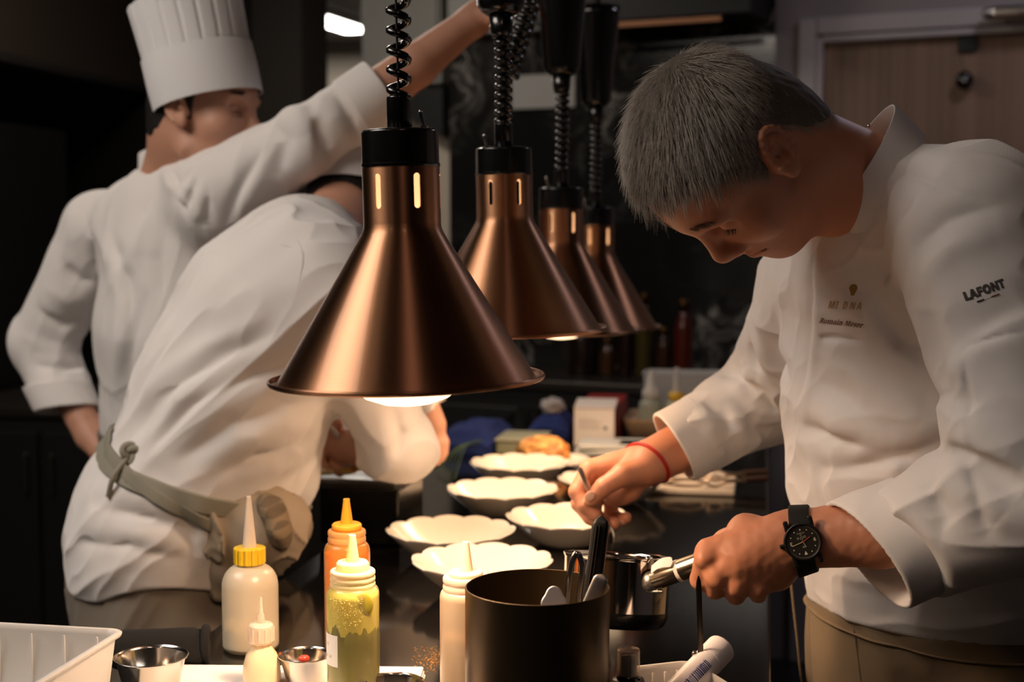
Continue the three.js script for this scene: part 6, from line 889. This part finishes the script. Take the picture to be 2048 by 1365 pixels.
// ---------- the chef who bends over the pass ----------
{
  const hip = P(300, 1085, 2.12), base = hip.clone().setY(0), root = thing('person', 'bending chef seen from behind, white jacket and knotted grey apron, head behind the nearest lamp', 'person', base);
  const right = V(0.5, 0, 0.86).normalize(), fw = V(0.86, 0, -0.5).normalize();
  const fr = frame(P(716, 404, 2.43), camVec(0.35, -0.45, -0.82), camVec(0.05, 0.88, -0.47), 1.0), hd = toLocal(fr, headLocal), neckB = P(630, 520, 2.24), neck = cap(fromLocal(fr, -0.03, -0.02, 0), neckB, 0.058, 0.066), hn = (x, y, z) => smin(hd(x, y, z), neck(x, y, z), 0.03);
  let [lo, hi] = around([fromLocal(fr, 0, 0.02, 0), neckB], 0.13); const gH = sdfGeo(hn, lo, hi, 0.0035);
  const J = (px, py, d, r) => [P(px, py, d), r], el = P(800, 892, 2.12), wr = P(700, 895, 2.26), fore = cap(el, wr, 0.042, 0.029);
  const palm = blend(0.01, cap(wr, P(660, 885, 2.30), 0.026, 0.02), cap(wr, P(650, 905, 2.31), 0.024, 0.018)), fing = [chain(J(660, 876, 2.30, 0.012), J(648, 858, 2.285, 0.0105), J(664, 852, 2.27, 0.009)), chain(J(652, 888, 2.305, 0.012), J(630, 892, 2.28, 0.0105), J(640, 920, 2.265, 0.009), J(650, 935, 2.262, 0.0085)), chain(J(652, 900, 2.31, 0.0115), J(632, 915, 2.285, 0.010), J(628, 940, 2.27, 0.009)), chain(J(668, 905, 2.30, 0.011), J(670, 930, 2.275, 0.010), J(680, 945, 2.265, 0.0085)), chain(J(690, 880, 2.27, 0.014), J(672, 862, 2.255, 0.011), J(676, 848, 2.25, 0.0095))];
  const hR = (x, y, z) => { let d = smin(fore(x, y, z), palm(x, y, z), 0.012); if (d > 0.09) return d; for (const f of fing) d = smin(d, f(x, y, z), 0.005); return d; }; [lo, hi] = around([el, wr, P(640, 900, 2.3)], 0.06); const gR = sdfGeo(hR, lo, hi, 0.0035);
  const w3 = P(862, 850, 2.46), h3f = [chain(J(868, 868, 2.455, 0.017), J(878, 890, 2.45, 0.013), J(880, 915, 2.445, 0.010)), chain(J(860, 872, 2.45, 0.016), J(868, 900, 2.44, 0.011), J(870, 925, 2.438, 0.009)), chain(J(874, 866, 2.46, 0.014), J(886, 885, 2.455, 0.011), J(886, 905, 2.45, 0.0095)), cap(P(800, 720, 2.46), w3, 0.038, 0.027)]; const hL = blend(0.006, ...h3f); [lo, hi] = around([P(800, 720, 2.46), P(880, 920, 2.45)], 0.055); const gL = sdfGeo(hL, lo, hi, 0.004);
  const core = blend(0.05, trunk([[hip, 0.11, 0.08], [P(460, 780, 2.12), 0.13, 0.095], [P(600, 570, 2.13), 0.13, 0.08]], right), cap(P(600, 570, 2.14), neckB, 0.06), cap(P(660, 600, 2.02), el, 0.042), cap(P(700, 600, 2.30), P(800, 720, 2.46), 0.045), ...[0.06, -0.06].map((s) => cap(hip.clone().addScaledVector(right, s), hip.clone().addScaledVector(right, s).setY(0.08), 0.05, 0.04)));
  [lo, hi] = around([hip, P(800, 890, 2.02), P(640, 520, 2.24), base.clone().setY(0.05)], 0.15); put('body', joined(gH, gR, gL, sdfGeo(core, lo, hi, 0.016), earGeo(fr, 1), earGeo(fr, -1)), M.skinPale, root).userData.label = 'skin of neck and warm-lit hands';
  const tab = [[-0.13, -0.125], [-0.07, -0.115], [-0.045, -0.07], [-0.02, 0.0], [-0.004, 0.03], [0.008, 0], [0.03, 0.03], [0.06, 0.062], [0.13, 0.07]], hl2 = (x, y, z) => hn(fr.o.x + fr.f.x * x + fr.u.x * y + fr.r.x * z, fr.o.y + fr.f.y * x + fr.u.y * y + fr.r.y * z, fr.o.z + fr.f.z * x + fr.u.z * y + fr.r.z * z), hc = toLocal(fr, (x, y, z) => smax(hl2(x, y, z) - 0.004, (curve1(tab, x) - y) * 0.8, 0.006)); [lo, hi] = around([fromLocal(fr, 0, 0.04, 0)], 0.13); put('hair', sdfGeo(hc, lo, hi, 0.0042), M.darkHair, root);
  toque(root, fromLocal(fr, -0.02, -0.008, -0.012), fr.u.clone().addScaledVector(fr.f, -0.12), fr.f, 0.0985, 0.075, 0.06, M.hat);
  // jacket
  const torso = trunk([[P(302, 1105, 2.12), 0.165, 0.128], [P(325, 1040, 2.12), 0.160, 0.126], [P(405, 930, 2.12), 0.150, 0.132], [P(468, 775, 2.12), 0.165, 0.136], [P(550, 615, 2.12), 0.175, 0.128], [P(612, 540, 2.13), 0.150, 0.100]], right), shR = P(655, 590, 2.04), shL = P(660, 560, 2.29);
  const pcs = [cap(P(600, 520, 2.16), shR, 0.075, 0.075), cap(P(610, 510, 2.18), shL, 0.07, 0.07), cap(shR, el, 0.078, 0.053), cap(shL, P(800, 720, 2.46), 0.07, 0.05)], cutF = halfspace(P(745, 893, 2.15), P(745, 893, 2.15).sub(el).normalize()), lowR = cap(el, P(720, 895, 2.20), 0.052, 0.044), cutG = halfspace(P(845, 820, 2.46), P(862, 850, 2.46).sub(P(800, 720, 2.46)).normalize()), lowL = cap(P(800, 720, 2.46), P(870, 865, 2.46), 0.05, 0.042);
  const belly = cap(P(520, 900, 2.10), P(560, 960, 2.10), 0.085, 0.05);
  const raw = (x, y, z) => { let d = torso(x, y, z); d = smin(d, belly(x, y, z), 0.06); d = smin(d, pcs[0](x, y, z), 0.06); d = smin(d, pcs[1](x, y, z), 0.06); d = smin(d, pcs[2](x, y, z), 0.03); d = smin(d, pcs[3](x, y, z), 0.03); d = smin(d, smax(lowR(x, y, z), cutF(x, y, z), 0.004), 0.02); return smin(d, smax(lowL(x, y, z), cutG(x, y, z), 0.004), 0.02); };
  const C = (w, a, ...xy) => crease(raw, w, a, ...xy);
  const fo = creases([...C(0.014, -0.010, 250, 860, 300, 780, 420, 690, 520, 640), ...C(0.013, 0.010, 255, 890, 320, 800, 440, 720, 540, 670), ...C(0.014, -0.010, 285, 895, 360, 800, 480, 720, 570, 690), ...C(0.012, 0.010, 300, 905, 390, 810, 500, 750, 580, 730), ...C(0.014, -0.010, 340, 910, 440, 820, 540, 770, 620, 750), ...C(0.012, 0.008, 370, 915, 460, 850, 560, 810, 630, 800), ...C(0.016, -0.010, 400, 930, 480, 880, 570, 850, 630, 850), ...C(0.012, 0.010, 430, 950, 510, 910, 580, 890), ...C(0.014, -0.007, 470, 960, 540, 930, 590, 930), ...C(0.014, -0.007, 260, 800, 290, 700, 330, 610), ...C(0.014, 0.007, 275, 830, 320, 720, 370, 640),
    ...C(0.014, -0.010, 200, 980, 290, 1000, 400, 1030), ...C(0.013, 0.011, 190, 1010, 290, 1035, 400, 1060), ...C(0.014, -0.010, 175, 1050, 280, 1070, 390, 1085), ...C(0.012, 0.009, 165, 1085, 260, 1090, 350, 1115), ...C(0.014, -0.011, 380, 1000, 410, 1060, 420, 1130), ...C(0.012, 0.012, 355, 990, 380, 1060, 390, 1120), ...C(0.012, 0.010, 790, 820, 800, 870, 790, 920), ...C(0.012, -0.006, 760, 820, 770, 880, 780, 930)]);
  const hem = (x, y, z) => Hh(1150, 2.12) + 0.018 * Math.sin(x * 22) + 0.01 * noise(x * 12, 1, z * 12) - y, nh = cap(P(628, 520, 2.25), P(690, 400, 2.40), 0.062, 0.064), hf = cap(P(775, 891, 2.09), P(690, 896, 2.28), 0.044, 0.038), hg = cap(P(830, 785, 2.46), P(880, 885, 2.46), 0.042, 0.036);
  const waist = trunk([[P(330, 1000, 2.12), 0.2, 0.2], [P(400, 925, 2.12), 0.2, 0.2]], right);
  const jk = (x, y, z) => { let d = raw(x, y, z); if (Math.abs(d) < 0.06) d += fo(x, y, z) + w2(x, y, z) * clamp((x * -0.6 - y * 0.8 + 1.35) * 4, 0.25, 1.2); d = smax(d, -nh(x, y, z), 0.006); return smax(d, hem(x, y, z), 0.006); };
  [lo, hi] = around([P(160, 1150, 2.12), P(860, 880, 2.0), P(870, 850, 2.47), P(500, 470, 2.12)], 0.13); put('jacket', sdfGeo(jk, lo, hi, 0.0042), M.jacket, root).userData.label = 'white chef jacket stretched over the bent back';
  { const up = fr.u.clone().multiplyScalar(0.2).add(P(688, 400, 2.42).sub(neckB).normalize()).normalize(), s1 = V(1, 0, 0).addScaledVector(up, -up.x).normalize(), s2 = up.clone().cross(s1), rings = [[-0.01, 0.076], [0.015, 0.070], [0.036, 0.067], [0.0365, 0.0645], [0.015, 0.067], [-0.01, 0.072]].map(([h, r]) => { const q = []; for (let i = 0; i < 60; i++) { const a = i / 60 * Math.PI * 2; q.push(P(634, 500, 2.265).addScaledVector(up, h).addScaledVector(s1, Math.cos(a) * r).addScaledVector(s2, Math.sin(a) * r)); } return q; }); put('collar', skin(rings, false), M.jacket, root); }
  const sm = [seam(jk, 0.0012, 0.0004, 590, 470, 606, 510, 600, 560, 590, 610, 604, 628), seam(jk, 0.001, 0.0004, 500, 470, 560, 490, 610, 500)].filter(Boolean); if (sm.length) put('stitching', merge(sm), M.stitch, root);
  // apron: ties round the waist, knot, bunched cloth, skirt
  const tieAx = P(470, 840, 2.12).sub(P(340, 1010, 2.12)).normalize();
  put('apron_tie', band(jk, P(388, 950, 2.12), tieAx.clone().add(V(-0.25, 0.35, 0)).normalize(), 0.026, 0.005, 0.001, 80, V(0, 0, 1)), std({ color: new THREE.Color(0.27, 0.255, 0.20), roughness: 0.9 }), root); put('apron_tie', band(jk, P(380, 962, 2.12), tieAx.clone().add(V(-0.05, 0.15, 0)).normalize(), 0.018, 0.005, 0.002, 80, V(0, 0, 1)), std({ color: new THREE.Color(0.24, 0.225, 0.175), roughness: 0.9 }), root);
  const kp = hit(jk, 262, 908); put('apron_knot', merge([new THREE.TorusKnotGeometry(0.009, 0.0055, 60, 8).translate(kp.x, kp.y, kp.z), tube([kp.clone(), kp.clone().add(V(-0.02, -0.03, 0.02)), kp.clone().add(V(-0.03, -0.06, 0.015))], 0.004, 14, 8)]), std({ color: new THREE.Color(0.27, 0.255, 0.20), roughness: 0.9 }), root);
  const sk = trunk([[P(306, 1105, 2.12), 0.152, 0.120], [P(312, 1105, 2.12).setY(0.40), 0.160, 0.128]], right), bun = blend(0.03, cap(P(455, 1000, 2.03), P(530, 1060, 2.02), 0.050, 0.052), cap(P(530, 1060, 2.02), P(470, 1120, 2.03), 0.050, 0.045), cap(P(440, 1020, 2.02), P(445, 1180, 2.03), 0.032, 0.022));
  const ap = (x, y, z) => smax(smax(sk(x, y, z) + 1.6 * w2(x, y * 0.5, z), y - Hh(1095, 2.12), 0.006), 0.4 - y, 0.006), wb = pull(camVec(0.55, -0.83, 0), 0.013, 12, 0.25, 41.3), bunF = (x, y, z) => { const b = bun(x, y, z); return b < 0.06 ? b + wb(x, y, z) : b; };
  [lo, hi] = around([P(300, 1040, 2.12), P(540, 1060, 2.0), P(300, 1105, 2.12).setY(0.4)], 0.2); put('apron', sdfGeo(ap, lo, hi, 0.0075), M.apronGrey, root).userData.label = 'grey-brown apron skirt';
  [lo, hi] = around([P(455, 1000, 2.03), P(530, 1060, 2.02), P(445, 1180, 2.03)], 0.08); put('apron_bunch', sdfGeo(bunF, lo, hi, 0.004), std({ color: new THREE.Color(0.33, 0.265, 0.19), roughness: 0.92 }), root).userData.label = 'apron cloth bunched at the waist';  // lighter than the skirt: warm lamp light put into the cloth colour
  const tow = blend(0.02, cap(P(545, 1020, 1.99), P(556, 1062, 1.985), 0.024, 0.022), cap(P(556, 1062, 1.985), P(528, 1092, 1.99), 0.022, 0.018)); const chk = dataTex(64, 64, (u, v) => { const k = ((Math.floor(u * 8) + Math.floor(v * 8)) % 2) ? 128 : 100; return [k, k * 0.86, k * 0.68]; }, true); chk.repeat.set(9, 9); [lo, hi] = around([P(545, 1030, 1.985), P(520, 1110, 1.985)], 0.06); put('kitchen_towel', sdfGeo((x, y, z) => tow(x, y, z) + 0.004 * Math.sin(x * 140 + y * 60) + 0.004 * noise(x * 40, y * 40, z * 40), lo, hi, 0.005), std({ map: chk, roughness: 0.95 }), root).userData.label = 'checked towel tucked into the apron';
  simpleLegs(root, hip, right, fw, M.trousers, 0.07);
  // what they work on
  const ts = stand(745, 2.27, TOP), o = thing('black_riser', 'black riser block under the steel tray by the bending chef', 'riser', ts, -ROW); mesh('block', at(box(0.13, 0.09, 0.16, 0.004), 0, 0.0455, 0), phys({ color: 0x080807, roughness: 0.25 }), o);
  const tr = thing('steel_tray', 'flat steel tray of pale slices on the black riser', 'tray', ts.clone().setY(TOP + 0.091).add(V(-0.02, 0, 0)), -ROW); mesh('tray', skin([0.95, 1, 1.02, 1, 0.98, 0.94].map((k, i) => { const y = [0, 0.014, 0.016, 0.0165, 0.014, 0.0015][i], q = []; for (const [sx, sz, t0] of [[1, 1, 0], [-1, 1, 1], [-1, -1, 2], [1, -1, 3]]) for (let j = 0; j <= 4; j++) { const a = (t0 + j / 4) * Math.PI / 2; q.push(V(sx * 0.078 * k + Math.cos(a) * 0.01, y, sz * 0.075 * k + Math.sin(a) * 0.01)); } return q.reverse(); })), M.steelDull, tr);
  seed = 5; for (let i = 0; i < 9; i++) { const g = new THREE.SphereGeometry(0.017, 16, 10).scale(1.2, 0.32, 0.9), q = V(-0.055 + (i % 3) * 0.052 + rr(-0.006, 0.006), 0.021 + (i % 2) * 0.004, -0.05 + Math.floor(i / 3) * 0.05 + rr(-0.006, 0.006)).applyAxisAngle(V(0, 1, 0), -ROW); one('food_slice', g, std({ color: [0xb8a878, 0x9a7a3a, 0xc8c0a4][i % 3], roughness: 0.5 }), ['pale slice of food on the steel tray', 'browned slice of food on the steel tray', 'white slice of food on the steel tray'][i % 3], 'food', tr.position.clone().add(q), rr(0, 3), ['pale slices on the steel tray', 'browned slices on the steel tray', 'white slices on the steel tray'][i % 3]); }
  const tz = thing('tweezers', 'bright steel tweezers in the hand of the bending chef', 'tweezers', P(675, 880, 2.24)); const T = (px, py, d) => P(px, py, d).sub(tz.position); for (const s of [-1, 1]) mesh('arm', strip([T(694 + s * 4, 912, 2.25), T(682 + s * 3, 885, 2.24), T(662, 852, 2.235)], 0.005, 0.002), M.steel, tz);
}
renderer.render(scene, camera);
